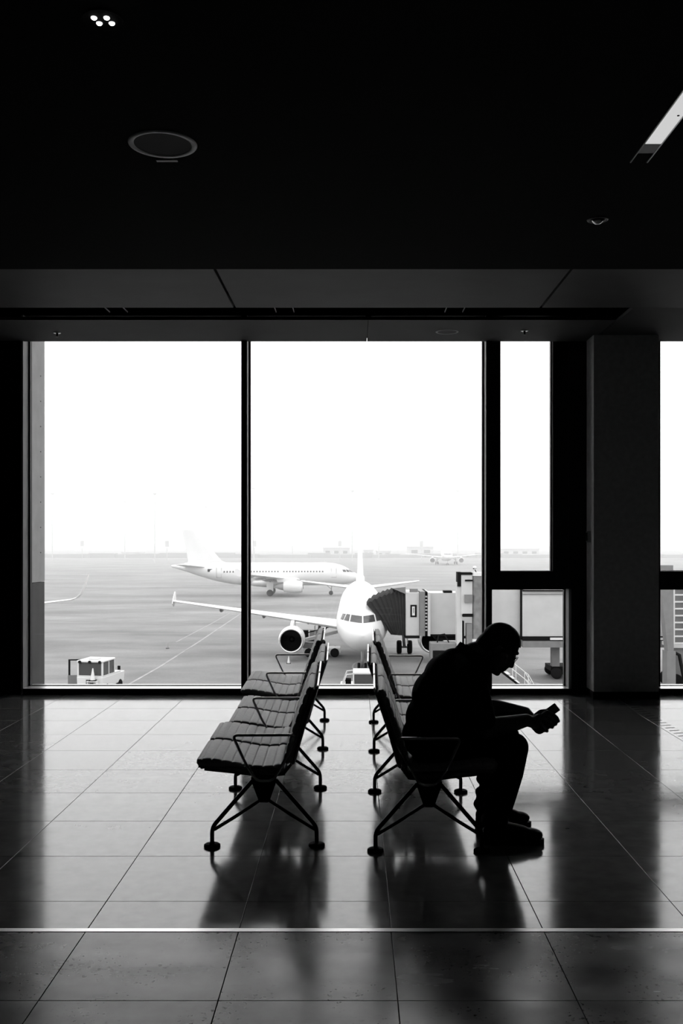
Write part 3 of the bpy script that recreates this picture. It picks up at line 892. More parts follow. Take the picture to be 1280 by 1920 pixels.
# ------------------------------------------------------------------ airliners
def airliner(name, nose, heading, L, label, sharklet=False, windows=False, detail=True, group='airliners on the apron'):
    """twin-engined airliner; local y runs from nose to tail, z from the ground"""
    root = empty(name, (nose[0], nose[1], AZ), heading)
    ST = [(0.0, 0.03, 3.30, 3.22), (0.12, 0.32, 3.55, 2.95), (0.35, 0.60, 3.78, 2.68), (0.8, 0.95, 4.08, 2.40), (1.4, 1.27, 4.38, 2.17), (2.0, 1.50, 4.78, 2.02),
          (2.6, 1.67, 5.13, 1.92), (3.3, 1.80, 5.42, 1.85), (4.5, 1.93, 5.74, 1.77), (6.0, 1.975, 5.87, 1.75), (L - 14, 1.975, 5.87, 1.75),
          (L - 11, 1.92, 5.87, 1.95), (L - 8, 1.70, 5.87, 2.55), (L - 5, 1.28, 5.82, 3.45), (L - 2.5, 0.82, 5.70, 4.30), (L - 0.6, 0.42, 5.52, 4.86), (L, 0.20, 5.40, 5.05)]
    def sec(y):
        for a, b in zip(ST[:-1], ST[1:]):
            if a[0] <= y <= b[0]:
                t = (y - a[0]) / (b[0] - a[0]); return [a[i] + (b[i]-a[i])*t for i in (1, 2, 3)]
        return ST[-1][1:]
    N = 36
    fu = MB()
    fu.loft([[(w*math.cos(2*PI*i/N), y, (zt+zb)/2 + (zt-zb)/2*math.sin(2*PI*i/N)) for i in range(N)] for y, w, zt, zb in ST])
    fus = smooth_angle(fu.build('fuselage', 'airframe', root), 60)
    # belly fairing
    MB().loft([[(w*math.cos(2*PI*i/20), y, zc + h*math.sin(2*PI*i/20)) for i in range(20)] for y, w, zc, h in
               ((L*0.27, 0.6, 2.5, 0.5), (L*0.32, 1.9, 2.35, 0.85), (L*0.5, 2.05, 2.3, 0.9), (L*0.56, 1.7, 2.35, 0.75), (L*0.60, 0.5, 2.5, 0.5))]).build('belly_fairing', 'airframe', root, smooth=True)
    # cockpit panes, laid on the nose
    def on_nose(x, z):
        lo, hi = 0.0, 8.0
        for _ in range(40):
            m = (lo + hi) / 2; w, zt, zb = sec(m); inside = (x/w)**2 + ((z - (zt+zb)/2)/((zt-zb)/2))**2 < 1
            if inside: hi = m
            else: lo = m
        return hi
    def pane(quad, par):
        g, n = [], 5
        for i in range(n):
            for j in range(n):
                u, v = i/(n-1), j/(n-1)
                x = (quad[0][0]*(1-u)+quad[1][0]*u)*(1-v) + (quad[3][0]*(1-u)+quad[2][0]*u)*v
                z = (quad[0][1]*(1-u)+quad[1][1]*u)*(1-v) + (quad[3][1]*(1-u)+quad[2][1]*u)*v
                g.append((x*1.006, on_nose(x, z) - 0.025, z + 0.01))
        back = [(x*0.99, y + 0.03, z) for x, y, z in g]
        fs = []
        k = n*n
        for i in range(n-1):
            for j in range(n-1):
                q = (i*n+j, i*n+j+1, (i+1)*n+j+1, (i+1)*n+j); fs.append(q); fs.append(tuple(t + k for t in reversed(q)))
        rim = [i for i in range(n)] + [i*n+n-1 for i in range(1, n)] + [(n-1)*n+j for j in range(n-2, -1, -1)] + [i*n for i in range(n-2, 0, -1)]
        for a, b in zip(rim, rim[1:] + rim[:1]): fs.append((b, a, a+k, b+k))
        MB().add(g + back, fs).build('cockpit_window', 'cockpit_glass', par, smooth=False)
    for s in (-1, 1):
        for quad in ([(0.05, 4.10), (0.90, 4.16), (0.80, 4.60), (0.05, 4.53)], [(1.00, 4.17), (1.34, 4.20), (1.14, 4.62), (0.90, 4.61)], [(1.41, 4.20), (1.60, 4.22), (1.44, 4.60), (1.22, 4.62)]):
            pane([(s*x, z) for x, z in quad], fus)
    # wings
    def foil(x, le, ch, z, t, s):
        pr = [(0, 0), (0.03, 0.035), (0.12, 0.062), (0.3, 0.07), (0.55, 0.055), (0.8, 0.025), (1, 0.0), (0.8, -0.012), (0.55, -0.03), (0.3, -0.045), (0.12, -0.042), (0.03, -0.025)]
        return [(s*x, le + ch*c, z + ch*h*t) for c, h in pr]
    wl = L * 0.318
    for s in (-1, 1):
        span = 17.05 if not sharklet else 16.6
        wb = MB()
        secs = [(1.2, wl - 0.9, 7.0, 2.75, 1.05), (1.9, wl, 6.2, 2.85, 1.0), (6.4, wl + 2.9, 3.9, 3.32, 0.95), (11.5, wl + 5.6, 2.6, 3.85, 0.9), (span, wl + 8.5, 1.45, 4.42, 0.85)]
        if sharklet: secs += [(span + 0.35, wl + 8.95, 1.25, 4.56, 0.8), (span + 0.62, wl + 9.5, 1.0, 4.95, 0.8), (span + 0.85, wl + 10.2, 0.75, 5.8, 0.8), (span + 1.0, wl + 10.9, 0.4, 6.7, 0.8)]
        wb.loft([foil(x, le, ch, z, t, s) for x, le, ch, z, t in secs])
        wg = smooth_angle(wb.build('wing', 'airframe', root), 40)
        if not sharklet:
            MB().prism([(-0.1, -0.25), (0.6, -0.55), (1.3, -0.35), (1.75, 0.05), (1.6, 0.75), (1.2, 0.8), (0.2, 0.15)], lambda p_, q_, t: (s*(span + t), wl + 8.5 + p_, 4.45 + q_), 0.06).build('wing_tip_fence', 'airframe', wg)
        for fx, fc in ((4.6, 5.2), (8.6, 3.4), (12.6, 2.4)):       # flap track fairings
            y0 = wl + 2.9 + (fx - 6.4) * 0.53 + fc * 0.45; z0 = 3.32 + (fx - 6.4)*0.104 - 0.22
            MB().loft([[(s*fx + r*math.cos(2*PI*i/10), y, z0 + dz + r*1.4*math.sin(2*PI*i/10)) for i in range(10)] for y, r, dz in
                       ((y0, 0.04, 0.0), (y0 + 0.7, 0.16, -0.06), (y0 + 1.6, 0.14, -0.10), (y0 + 2.4, 0.03, 0.0))]).build('flap_fairing', 'airframe_grey', wg, smooth=True)
        # engine
        ex, ey, ez = s*5.75, L*0.30, 1.78
        en = MB().lathe([(0.84, 0.35), (0.86, 0.05), (0.93, -0.02), (1.0, 0.05), (1.08, 0.6), (1.10, 1.5), (1.04, 2.5), (0.86, 3.3), (0.80, 3.3), (0.7, 2.4)], 32, (ex, ey, ez), 'y', capped=False)
        en = smooth_angle(en.build('engine', 'airframe', root), 50)
        MB().lathe([(0.855, 0.06), (0.90, -0.005), (0.94, -0.03), (0.985, 0.0), (1.012, 0.09), (0.99, 0.09), (0.93, 0.0), (0.88, 0.07)], 32, (ex, ey, ez), 'y', capped=False).build('intake_lip', 'lip', en, smooth=True)
        MB().lathe([(0.845, 1.3), (0.845, 1.36)], 32, (ex, ey, ez), 'y').build('fan', 'intake', en)
        MB().lathe([(0.02, 0.85), (0.12, 0.95), (0.24, 1.3)], 16, (ex, ey, ez), 'y').build('spinner', 'bridge_dark', en, smooth=True)
        MB().lathe([(0.835, 1.3), (0.83, 0.3), (0.858, 0.03), (0.868, 0.05), (0.845, 0.3), (0.845, 1.3)], 32, (ex, ey, ez), 'y', capped=False).build('intake_barrel', 'intake', en, smooth=True)
        MB().lathe([(0.70, 2.6), (0.6, 3.6), (0.42, 4.2), (0.2, 4.7), (0.02, 4.9)], 24, (ex, ey, ez), 'y').build('exhaust', 'airframe_grey', en, smooth=True)
        MB().loft([[(ex - 0.16, y0, zb), (ex + 0.16, y0, zb), (ex + 0.12, y0 + 0.25, zt), (ex - 0.12, y0 + 0.25, zt), ] for y0, zb, zt in ((ey + 0.7, 2.75, 3.0), (ey + 2.0, 2.70, 3.25), (ey + 4.3, 2.55, 3.1))]).build('pylon', 'airframe', en)
        # tailplane
        MB().loft([foil(x, le, ch, z, 0.8, s) for x, le, ch, z in ((0.5, L - 6.6, 4.0, 5.05), (6.22, L - 3.0, 1.5, 5.65))]).build('tailplane', 'airframe', root, smooth=False)
        # main gear
        gy = L * 0.47
        gr = MB().cone((s*3.8, gy, 0.55), (s*3.6, gy, 3.0), 0.13).cone((s*3.35, gy, 0.58), (s*4.25, gy, 0.58), 0.09).cone((s*3.8, gy, 1.5), (s*2.6, gy, 2.7), 0.07)
        gr = gr.build('landing_gear', 'airframe_grey', root, smooth=True)
        for w in (-0.46, 0.46):
            MB().lathe([(0.25, -0.2), (0.5, -0.21), (0.58, -0.14), (0.59, 0.0), (0.58, 0.14), (0.5, 0.21), (0.25, 0.2)], 24, (s*3.8 + w, gy, 0.59), 'x').build('wheel', 'tyre', gr, smooth=True)
        MB().box(s*4.05 - 0.03, s*4.05 + 0.03, gy - 0.6, gy + 0.6, 0.9, 2.5).build('gear_door', 'airframe', gr)
    # nose gear
    ng = MB().cone((0, 5.1, 0.38), (0, 4.9, 2.0), 0.1).cone((-0.25, 5.1, 0.38), (0.25, 5.1, 0.38), 0.06).cone((0, 5.0, 1.0), (0, 6.0, 1.9), 0.05)
    ng = ng.build('nose_gear', 'airframe_grey', root, smooth=True)
    for w in (-0.25, 0.25):
        MB().lathe([(0.15, -0.1), (0.33, -0.11), (0.38, -0.06), (0.38, 0.06), (0.33, 0.11), (0.15, 0.1)], 20, (w, 5.1, 0.38), 'x').build('wheel', 'tyre', ng, smooth=True)
    # fin
    def vfoil(z, le, ch):
        pr = [(0, 0), (0.05, 0.035), (0.2, 0.055), (0.5, 0.05), (1, 0.004), (1, -0.004), (0.5, -0.05), (0.2, -0.055), (0.05, -0.035)]
        return [(h*ch, le + c*ch, z) for c, h in pr]
    fn = MB().loft([vfoil(5.35, L - 11.2, 8.6), vfoil(6.2, L - 9.0, 6.0), vfoil(11.76, L - 4.2, 2.3)]).build('fin', 'airframe', root)
    MB().prism([(-9.8, 5.75), (-8.8, 6.3), (-4.4, 6.3), (-3.2, 5.55)], lambda p_, q_, t: (-0.42 + t, L + p_, q_ + 0.0), 0.84).build('fin_root', 'airframe', root, bevel=0.1)
    if windows:
        mb = MB()
        for s in (-1, 1):
            y = 6.6
            while y < L - 9.5:
                if not (L*0.40 < y < L*0.42):
                    w, zt, zb = sec(y); zc, h = (zt+zb)/2, (zt-zb)/2; x = w*math.sqrt(max(0, 1 - ((4.25 - zc)/h)**2))
                    mb.box(*sorted((s*(x - 0.03), s*(x + 0.012))), y - 0.12, y + 0.12, 4.08, 4.42)
                y += 0.533
        o = mb.build('cabin_windows', 'window_dark', fus); o['kind'] = 'stuff'
        for s in (-1, 1):
            for y in (4.6, L - 8.7):
                w, zt, zb = sec(y); x = w*math.sqrt(1 - ((4.3 - (zt+zb)/2)/((zt-zb)/2))**2)
                d = MB()
                for a in ((y - 0.46, y - 0.42, 3.3, 5.0), (y + 0.42, y + 0.46, 3.3, 5.0), (y - 0.46, y + 0.46, 3.22, 3.30)):
                    d.box(*sorted((s*(x - 0.25), s*(x + 0.02))), *a)
                d.build('door_outline', 'airframe_grey', fus)
            y = L - 7.1; w, zt, zb = sec(y)
            MB().box(*sorted((s*(w - 0.1), s*(w*0.985 + 0.015))), y - 0.45, y + 0.45, 4.25, 4.75).build('flag_patch', 'bridge_dark', fus)
    tag(root, label, 'airplane', group)
    return root
PA = airliner('airliner', (ap(680, 69), 69.0), 0.0, 37.57, 'white airliner parked nose-on behind the seat rows, docked to the jet bridge')
PB = airliner('airliner', (ap(673, 178), 179.0), PI/2 + 0.03, 33.84, 'white airliner seen side-on taxiing across the apron', windows=True)
PC = airliner('airliner', (ap(840, 383), 383.0), -0.05, 37.57, 'faint airliner far off in the haze facing the terminal')
PD = airliner('airliner', (-42.9, 71.0), 0.0, 37.57, 'airliner at the next stand showing only its upturned wing tip by the left jamb', sharklet=True)

# ------------------------------------------------------------------ jet bridge, running across behind the right half
B = empty('jet_bridge', (ap(775, 72), 72.5, AZ))
bx0, by0 = B.location.x, B.location.y
def bb(x0, x1, y0, y1, z0, z1): return MB().box(x0 - bx0, x1 - bx0, y0 - by0, y1 - by0, z0, z1)
def pxz(px, py, y): return ((px - VX)*y/FPX, 10.0 - (py - VY)*y/FPX)     # x and height above the apron
Y1 = 70.6
c0, ct = pxz(760, 1111, Y1); c1, cb = pxz(786, 1192, Y1)
cab = bb(c0, c1, Y1, Y1 + 4.2, cb, ct).build('cab', 'bridge', B, bevel=0.03)
x, zt = pxz(769, 1134, Y1); x1, zb = pxz(781, 1157, Y1)
bb(x, x1, Y1 - 0.05, Y1, zb, zt).build('cab_window', 'bridge_dark', cab, bevel=0.02)
bb(x + 0.12, x1 - 0.14, Y1 - 0.07, Y1 - 0.05, zb + 0.12, zt - 0.12).build('window_pane', 'white_paint', cab)
bb(x + 0.2, x1 - 0.2, Y1 - 0.09, Y1 - 0.07, zb + 0.3, zt - 0.2).build('window_centre', 'bridge_mid', cab)
bb(c0 - 0.02, c1 + 0.02, Y1 - 0.08, Y1 + 4.2, cb - 0.18, cb).build('floor_edge', 'bridge_dark', cab)
bb(c0 + 0.35, c0 + 0.9, Y1 + 0.3, Y1 + 1.2, ct, ct + 0.25).build('roof_unit', 'bridge_mid', cab)
# corner posts and ladder of slots beside the cab
x, _ = pxz(786, 0, Y1); x1, _ = pxz(796, 0, Y1)
bb(x + 0.01, x1, Y1 - 0.25, Y1 + 4.0, cb, ct + 0.08).build('corner_post', 'bridge_mid', B)
x2, _ = pxz(801, 0, Y1); x3, _ = pxz(806, 0, Y1)
bb(x1 + 0.01, x2, Y1 - 0.1, Y1 + 4.0, cb, ct + 0.05).build('corner_post', 'bridge_dark', B)
bb(x2 + 0.01, x3, Y1 - 0.25, Y1 + 4.0, cb, ct).build('corner_post', 'bridge', B)
for i in range(11):
    z = cb + 0.35 + i*0.24
    bb(x1 + 0.03, x2 - 0.02, Y1 - 0.13, Y1 - 0.1, z, z + 0.11).build('rung', 'bridge', B)
# bellows: a fan of ribs from the cab to the fuselage door
bel = MB(); rings = []
NR = 19
frontx = []
for i in range(NR):
    t = i / (NR - 1)
    a = math.radians(90 - 62*t)                                # the hoop leans from upright to lying over the fuselage
    k = 0.055 if i % 2 else -0.055
    hx = c0 - 0.02 - 2.75*t**1.25
    top = (ct + 0.22 - 0.95*t**2.2 + k); bot = cb + 0.0 + 0.02*t
    bxm = c0 - 0.02 - 1.0*t**1.1
    y0, y1 = Y1 + 0.0 + k + 0.6*t, Y1 + 4.2 - k + 0.6*t
    rings.append([(bxm - bx0, y0 - by0, bot), ((bxm*0.45 + hx*0.55) - bx0, y0 - by0, bot + (top - bot)*0.55), (hx - bx0, y0 + 0.1 - by0, top - 0.12), (hx - bx0, y0 + 0.6 - by0, top), (hx - bx0, y1 - 0.6 - by0, top),
                  (hx - bx0, y1 - by0, top - 0.12), ((bxm*0.45 + hx*0.55) - bx0, y1 - by0, bot + (top - bot)*0.55), (bxm - bx0, y1 - by0, bot)])
for i in range(NR - 1):                                        # each fold of the canopy is a part
    MB().loft([rings[i], rings[i+1]]).build('bellows_fold', 'bellows', B)
x, z = pxz(735, 1107, Y1)
MB().add([(x - bx0, Y1 - 0.1 - by0, z + 0.15), (c0 - bx0, Y1 - 0.1 - by0, z + 0.25), (c0 - bx0, Y1 - 0.1 - by0, ct - 0.1),
          (x - bx0, Y1 + 3 - by0, z + 0.15), (c0 - bx0, Y1 + 3 - by0, z + 0.25), (c0 - bx0, Y1 + 3 - by0, ct - 0.1)],
         [(0, 1, 2), (5, 4, 3), (0, 3, 4, 1), (1, 4, 5, 2), (2, 5, 3, 0)]).build('canopy_flap', 'bridge_mid', B)
# tunnels, telescoping wider towards the terminal
def tunnel(px0, px1, y, py0, py1, mat, over, name='tunnel'):
    a, zt = pxz(px0, py0, y); b, zb = pxz(px1, py1, y)
    t = bb(a, b, y, y + 3.0 + over, zb, zt).build(name, mat, B)
    return a, b, zb, zt, t
a, b, zb, zt, t1 = tunnel(806, 866, 70.9, 1112, 1190, 'bridge', 0.0)
bb(a, b, 70.8, 70.9, zb - 0.1, zb + 0.03).build('rail', 'bridge_dark', t1)
bb(a + 0.4, b, 71.1, 73.6, zb - 0.42, zb - 0.1).build('underframe', 'bridge_dark', t1)
bb(a + 1.0, a + 1.6, 71.0, 72, zt, zt + 0.15).build('roof_light', 'bridge_dark', t1)
a, b, zb, zt, t2 = tunnel(866, 975, 70.6, 1098, 1193, 'bridge', 0.4)
bb(a, b, 70.5, 70.6, zb - 0.15, zb + 0.03).build('rail', 'bridge_dark', t2)
bb(b - 0.02, b + 0.16, 70.25, 73.9, zb - 0.2, zt + 0.05).build('end_frame', 'bridge_dark', t2)
a, b, zb, zt, t3 = tunnel(979, 1330, 70.2, 1106, 1193, 'bridge', 0.8)
bb(a, b, 70.05, 70.2, zt - 0.10, zt).build('rail', 'bridge_dark', t3)
bb(a, b, 70.12, 70.2, zt - 0.32, zt - 0.28).build('seam', 'bridge_mid', t3)
bb(a, b, 70.05, 70.2, zb - 0.30, zb).build('rail', 'bridge_dark', t3)
x, _ = pxz(1031, 0, 70); bb(x, b, 69.95, 70.05, zb - 0.24, zb - 0.08).build('rail_cover', 'white_paint', t3)
bb(a, b, 70.0, 74.0, zb - 0.78, zb - 0.32).build('underframe', 'bridge_mid', t3)
# wheel column under the long tunnel
x, z = pxz(1036, 1219, 71); x1, z1 = pxz(1050, 1243, 71)
bb(x, x1, 71.2, 71.9, z1 - 0.3, zb - 0.7).build('drive_column', 'bridge_mid', B)
bogie = bb(x - 0.1, x1 + 0.9, 71.2, 73.4, 0.5, 0.85).build('bogie', 'bridge_dark', B)
for wx in (x + 0.05, x + 1.0):
    for wy in (70.9, 73.3):
        MB().lathe([(0.15, -0.16), (0.36, -0.16), (0.40, -0.1), (0.40, 0.1), (0.36, 0.16), (0.15, 0.16)], 20, (wx + 0.2 - bx0, wy - by0, 0.40), 'y').build('wheel', 'tyre', bogie, smooth=True)
# lifting column beside the tunnel joint
yc = 67.5
def pc(px, py): return pxz(px, py, yc)
xa, za = pc(886, 1080); xb, _ = pc(907, 0); _, zm = pc(0, 1202)
lift = MB().cone(((xa+xb)/2 - bx0, yc + 0.4 - by0, 0.0), ((xa+xb)/2 - bx0, yc + 0.4 - by0, za), (xb - xa)/2, seg=24)
lift = smooth_angle(lift.build('lift_column', 'cyl', B), 40)
MB().cone(((xa+xb)/2 - bx0, yc + 0.4 - by0, zm - 0.08), ((xa+xb)/2 - bx0, yc + 0.4 - by0, zm + 0.12), (xb - xa)/2 + 0.06, seg=24).build('collar', 'white_paint', lift)
MB().cone(((xa+xb)/2 - bx0, yc + 0.4 - by0, za), ((xa+xb)/2 - bx0, yc + 0.4 - by0, za + 0.25), (xb - xa)/2 + 0.04, seg=24).build('cap', 'white_paint', lift)
MB().cone(((xa+xb)/2 - 0.1 - bx0, yc + 0.4 - by0, za + 0.25), ((xa+xb)/2 - 0.2 - bx0, yc + 0.4 - by0, za + 0.45), 0.03, seg=8).build('lamp_stalk', 'bridge_dark', lift)
MB().sphere(((xa+xb)/2 - 0.2 - bx0, yc + 0.4 - by0, za + 0.55), 0.14).build('lamp', 'chrome', lift, smooth=True)
xl, zl = pc(865, 1078); xr, _ = pc(886, 0); _, z0 = pc(0, 1152)
fr = bb(xl, xr, yc + 0.2, yc + 1.2, z0, zl).build('lift_frame', 'bridge', B)
xd, zd = pc(858, 1073); _, ze = pc(0, 1100)
bb(xd, xl, yc + 0.2, yc + 1.2, ze, zd).build('dark_plate', 'bridge_dark', fr)
bb(xl, xa, yc + 0.15, yc + 1.2, zl, zl + 0.16).build('dark_plate', 'bridge_dark', fr)
x, z = pc(871, 1115); x1, z1 = pc(886, 1130)
bb(x, x1, yc + 0.05, yc + 0.2, z1, z).build('control_box', 'bridge_mid', fr)
x, z = pc(872, 1087); x1, z1 = pc(886, 1090); bb(x, x1, yc + 0.1, yc + 0.2, z1, z).build('bracket', 'bridge_dark', fr)
x, z = pc(868, 1151); x1, z1 = pc(886, 1157); bb(x, x1, yc + 0.1, yc + 1.2, z1, z).build('crossbar', 'bridge_dark', fr)
x, z = pc(875, 1170); x1, _ = pc(886, 0); bb(x, x1, yc + 0.2, yc + 0.9, 0.0, z).build('cabinet', 'bridge_mid', fr)
x, _ = pc(857, 0); x1, _ = pc(867, 0); _, z = pc(0, 1092); bb(x, x1, yc + 0.3, yc + 1.2, 0.0, z).build('upright', 'bridge', fr)
x, _ = pc(867.5, 0); x1, _ = pc(871, 0); bb(x, x1, yc + 0.35, yc + 1.0, 0.0, z0 - 0.5).build('upright', 'bridge_dark', fr)
tag(B, 'grey telescopic jet bridge with ribbed bellows reaching the docked airliner', 'jet bridge')

# ------------------------------------------------------------------ ground vehicles and gear
def wheel(mb_parent, x, y, r, w, axis='x'):
    return MB().lathe([(r*0.45, -w/2), (r*0.85, -w/2), (r, -w*0.3), (r, w*0.3), (r*0.85, w/2), (r*0.45, w/2)], 20, (x, y, r), axis).build('wheel', 'tyre', mb_parent, smooth=True)

# small white service van by the left jamb, rear towards the window, a door standing open
vy = 63.5
T = empty('service_van', (ap(168, vy), vy, AZ), -0.16)
MB().loft([[(-0.86, y, 0.45), (0.86, y, 0.45), (0.90, y, 1.15), (-0.90, y, 1.15)] for y in (0.0, 3.6)]).build('lower_body', 'vehicle', T, bevel=0.05)
MB().loft([[(-0.88, 0.04, z0), (0.88, 0.04, z0), (0.88, y1, z0), (-0.88, y1, z0)] for z0, y1 in ((1.152, 3.0), (1.25, 2.95))]).build('waist', 'vehicle', T)
for x in (-0.82, 0.82):
    for y in (0.10, 1.05, 1.95):
        MB().box(x - 0.05, x + 0.05, y - 0.05, y + 0.05, 1.25, 2.08).build('pillar_post', 'vehicle', T)
MB().box(-0.77, 0.77, 0.10, 0.13, 1.27, 2.06).build('rear_window', 'veh_glass', T)
for s in (-1, 1):
    MB().box(s*0.84 - 0.012, s*0.84 + 0.012, 0.16, 0.99, 1.27, 2.06).build('side_window', 'veh_glass', T)
    MB().box(s*0.84 - 0.012, s*0.84 + 0.012, 1.11, 1.89, 1.27, 2.06).build('side_window', 'veh_glass', T)
    MB().box(s*1.02 - 0.09, s*1.02 + 0.09, 2.3, 2.36, 1.35, 1.62).build('mirror', 'dark_rubber', T)
MB().box(-0.77, 0.77, 1.93, 1.96, 1.27, 2.06).build('windscreen', 'veh_glass', T)
MB().box(-0.9, 0.9, 0.0, 2.05, 2.085, 2.22).build('roof', 'vehicle', T, bevel=0.05)
MB().box(-0.3, 0.3, 0.5, 1.1, 2.225, 2.29).build('roof_hatch', 'vehicle', T, bevel=0.02)
for x in (-0.68, 0.0, 0.68):
    MB().lathe([(0.10, -0.03), (0.10, 0.02)], 14, (x, 0.0, 2.12), 'y').build('roof_lamp', 'dark_rubber', T)
MB().box(-0.25, 0.25, -0.02, 0.0, 0.72, 0.98).build('grille', 'bridge_dark', T)
for i in range(2): MB().box(-0.25, 0.25, -0.03, -0.02, 0.78 + i*0.1, 0.81 + i*0.1).build('grille_bar', 'vehicle', T)
MB().box(-0.95, 0.95, -0.22, 0.0, 0.36, 0.58).build('bumper', 'vehicle', T, bevel=0.03)
for x in (-0.75, 0.75): wheel(T, x*1.08, 0.75, 0.33, 0.22); wheel(T, x*1.08, 2.9, 0.33, 0.22)
dr = empty('door', (-0.90, 0.95, 0), 0.0, T); dr.rotation_euler = (0, 0, 0.25)
MB().box(-0.95, 0.0, -0.03, 0.03, 0.5, 1.15).build('door_panel', 'bridge_mid', dr)
MB().box(-0.92, -0.80, -0.03, 0.03, 1.15, 2.1).box(-0.1, 0.0, -0.03, 0.03, 1.15, 2.1).box(-0.92, 0.0, -0.03, 0.03, 2.1, 2.18).build('door_frame', 'bridge_dark', dr)
tag(T, 'small white service van with its door open, below the left pane', 'van')
def cone_(loc, h, label, mat='cone'):
    t = empty('traffic_cone', loc)
    MB().box(-h*0.28, h*0.28, -h*0.28, h*0.28, 0, h*0.06).build('base', 'dark_rubber', t)
    MB().lathe([(h*0.2, h*0.06), (h*0.04, h), (h*0.02, h)], 16).build('body', mat, t, smooth=False)
    MB().lathe([(h*0.147, h*0.35), (h*0.112, h*0.55)], 16).build('band', 'white_paint', t)
    tag(t, label, 'traffic cone', 'traffic cones on the apron')
MB().box(0.0, 0.62, -0.46, -0.035, 0.90, 0.96).box(0.0, 0.06, -0.40, -0.035, 0.585, 0.90).box(0.56, 0.62, -0.40, -0.035, 0.585, 0.90).build('rear_shelf', 'vehicle', T)
bpy.context.view_layer.update()
cl = T.matrix_world @ Vector((0.31, -0.22, 0.96))
cone_((cl.x, cl.y, cl.z + 0.002), 0.80, 'pale traffic cone standing on the rear step of the van', 'white_paint')
g = gp(314, 1216)
cone_((g[0], g[1], AZ + 0.012), 0.5, 'lone small cone on the open apron by the diagonal line')
g = gp(541, 1244)
cone_((g[0], g[1], AZ), 0.6, 'pale traffic cone in front of the round engine intake', 'white_paint')

# white tug in front of the docked airliner
ty = 59.5
T = empty('pushback_tug', (ap(672, ty), ty, AZ))
tx0, tx1 = ap(640, ty) - T.location.x, ap(701, ty) - T.location.x
MB().box(tx0 - 0.1, tx1 + 0.9, 0, 3.2, 0.35, 1.02).build('chassis', 'vehicle', T, bevel=0.06)
MB().box(-0.26, tx1 - 0.06, 0.02, 0.06, 1.05, 1.86).build('cab_window', 'veh_glass', T)
MB().box(-0.34, tx1 + 0.04, -0.02, 1.9, 1.88, 2.0).build('roof', 'vehicle', T, bevel=0.03)
for x in (-0.31, tx1 - 0.02):
    for y in (0.03, 1.8): MB().box(x - 0.04, x + 0.04, y - 0.04, y + 0.04, 1.02, 1.9).build('roof_post', 'vehicle', T)
MB().tube([(tx0, 0.05, 1.02), (-0.72, 0.05, 1.86), (-0.34, 0.05, 1.9)], 0.035, 6).build('windscreen_frame', 'vehicle', T)
MB().tube([(tx0, 1.7, 1.02), (-0.72, 1.7, 1.86), (-0.34, 1.7, 1.9)], 0.035, 6).build('windscreen_frame', 'vehicle', T)
MB().add([(tx0 + 0.05, 0.1, 1.03), (tx0 + 0.05, 1.65, 1.03), (-0.72, 1.65, 1.84), (-0.72, 0.1, 1.84), (tx0 + 0.08, 0.1, 1.03), (tx0 + 0.08, 1.65, 1.03), (-0.69, 1.65, 1.84), (-0.69, 0.1, 1.84)],
         [(0,1,2,3),(7,6,5,4),(0,3,7,4),(1,5,6,2),(3,2,6,7),(0,4,5,1)]).build('windscreen', 'veh_glass', T)
MB().box(-0.8, -0.45, 0.6, 1.2, 1.02, 1.5).build('seat', 'bridge_dark', T)
MB().box(-0.85, -0.38, 0.1, 0.5, 1.02, 1.12).build('dashboard', 'vehicle', T)
MB().lathe([(0.09, 0), (0.09, 0.12), (0.03, 0.16)], 12, (tx1 - 0.25, 0.4, 2.0)).build('beacon', 'white_paint', T)
for x in (tx0 + 0.45, tx1 + 0.35):
    for y in (-0.02, 3.2): wheel(T, x, y, 0.45, 0.28, 'y')
tag(T, 'white pushback tug with a slanted windscreen frame between the seat rows', 'tug')
tb = MB().tube([(0, 0, 0.32), (0, 2.6, 0.34)], 0.05, 8).box(-0.18, 0.18, 2.55, 2.7, 0.25, 0.45)
o = tb.build('tow_bar', 'bridge_mid', loc=(ap(680, 73), 70.4, AZ)); tag(o, 'short tow bar reaching to the nose wheel of the docked airliner', 'tow bar')

# baggage loader and dollies beside the fuselage under the wing root
T = empty('belt_loader', (ap(603, 84), 84.0, AZ), 0.0)
MB().box(-1.6, 1.6, 0, 2.0, 0.35, 0.75).build('chassis', 'vehicle', T, bevel=0.04)
MB().box(-1.6, -0.1, 0.1, 1.9, 0.75, 1.15).build('engine_cover', 'bridge_mid', T)
MB().hexa([(-1.9, 0.5, 1.15), (2.6, 0.5, 2.3), (2.6, 1.5, 2.3), (-1.9, 1.5, 1.15), (-1.9, 0.5, 1.4), (2.6, 0.5, 2.55), (2.6, 1.5, 2.55), (-1.9, 1.5, 1.4)]).build('conveyor', 'white_paint', T)
MB().tube([(-1.8, 0.45, 1.9), (2.5, 0.45, 3.0)], 0.04, 6).build('handrail', 'bridge_dark', T)
for x in (-1.1, 1.1):
    for y in (0.05, 1.95): wheel(T, x, y, 0.38, 0.25, 'y')
tag(T, 'baggage belt loader between the engine and the docked fuselage', 'belt loader')
T = empty('baggage_cart', (ap(577, 90), 92.0, AZ))
MB().box(-1.3, 1.3, 0, 1.6, 0.45, 0.6).build('deck', 'bridge_dark', T)
MB().box(-1.25, 1.25, 0.05, 1.55, 1.6, 2.3).build('cover', 'white_paint', T, bevel=0.05)
for x in (-1.22, 1.22):
    for y in (0.08, 1.5): MB().box(x - 0.04, x + 0.04, y - 0.04, y + 0.04, 0.6, 1.6).build('post', 'bridge_mid', T)
for i in range(2): MB().box(-1.2 + i*1.25, -0.1 + i*1.25, 0.2, 1.4, 0.6, 1.45).build('case_stack', 'bridge_mid' if i else 'bridge_dark', T)
for x in (-0.9, 0.9):
    for y in (0.05, 1.55): wheel(T, x, y, 0.25, 0.18, 'y')
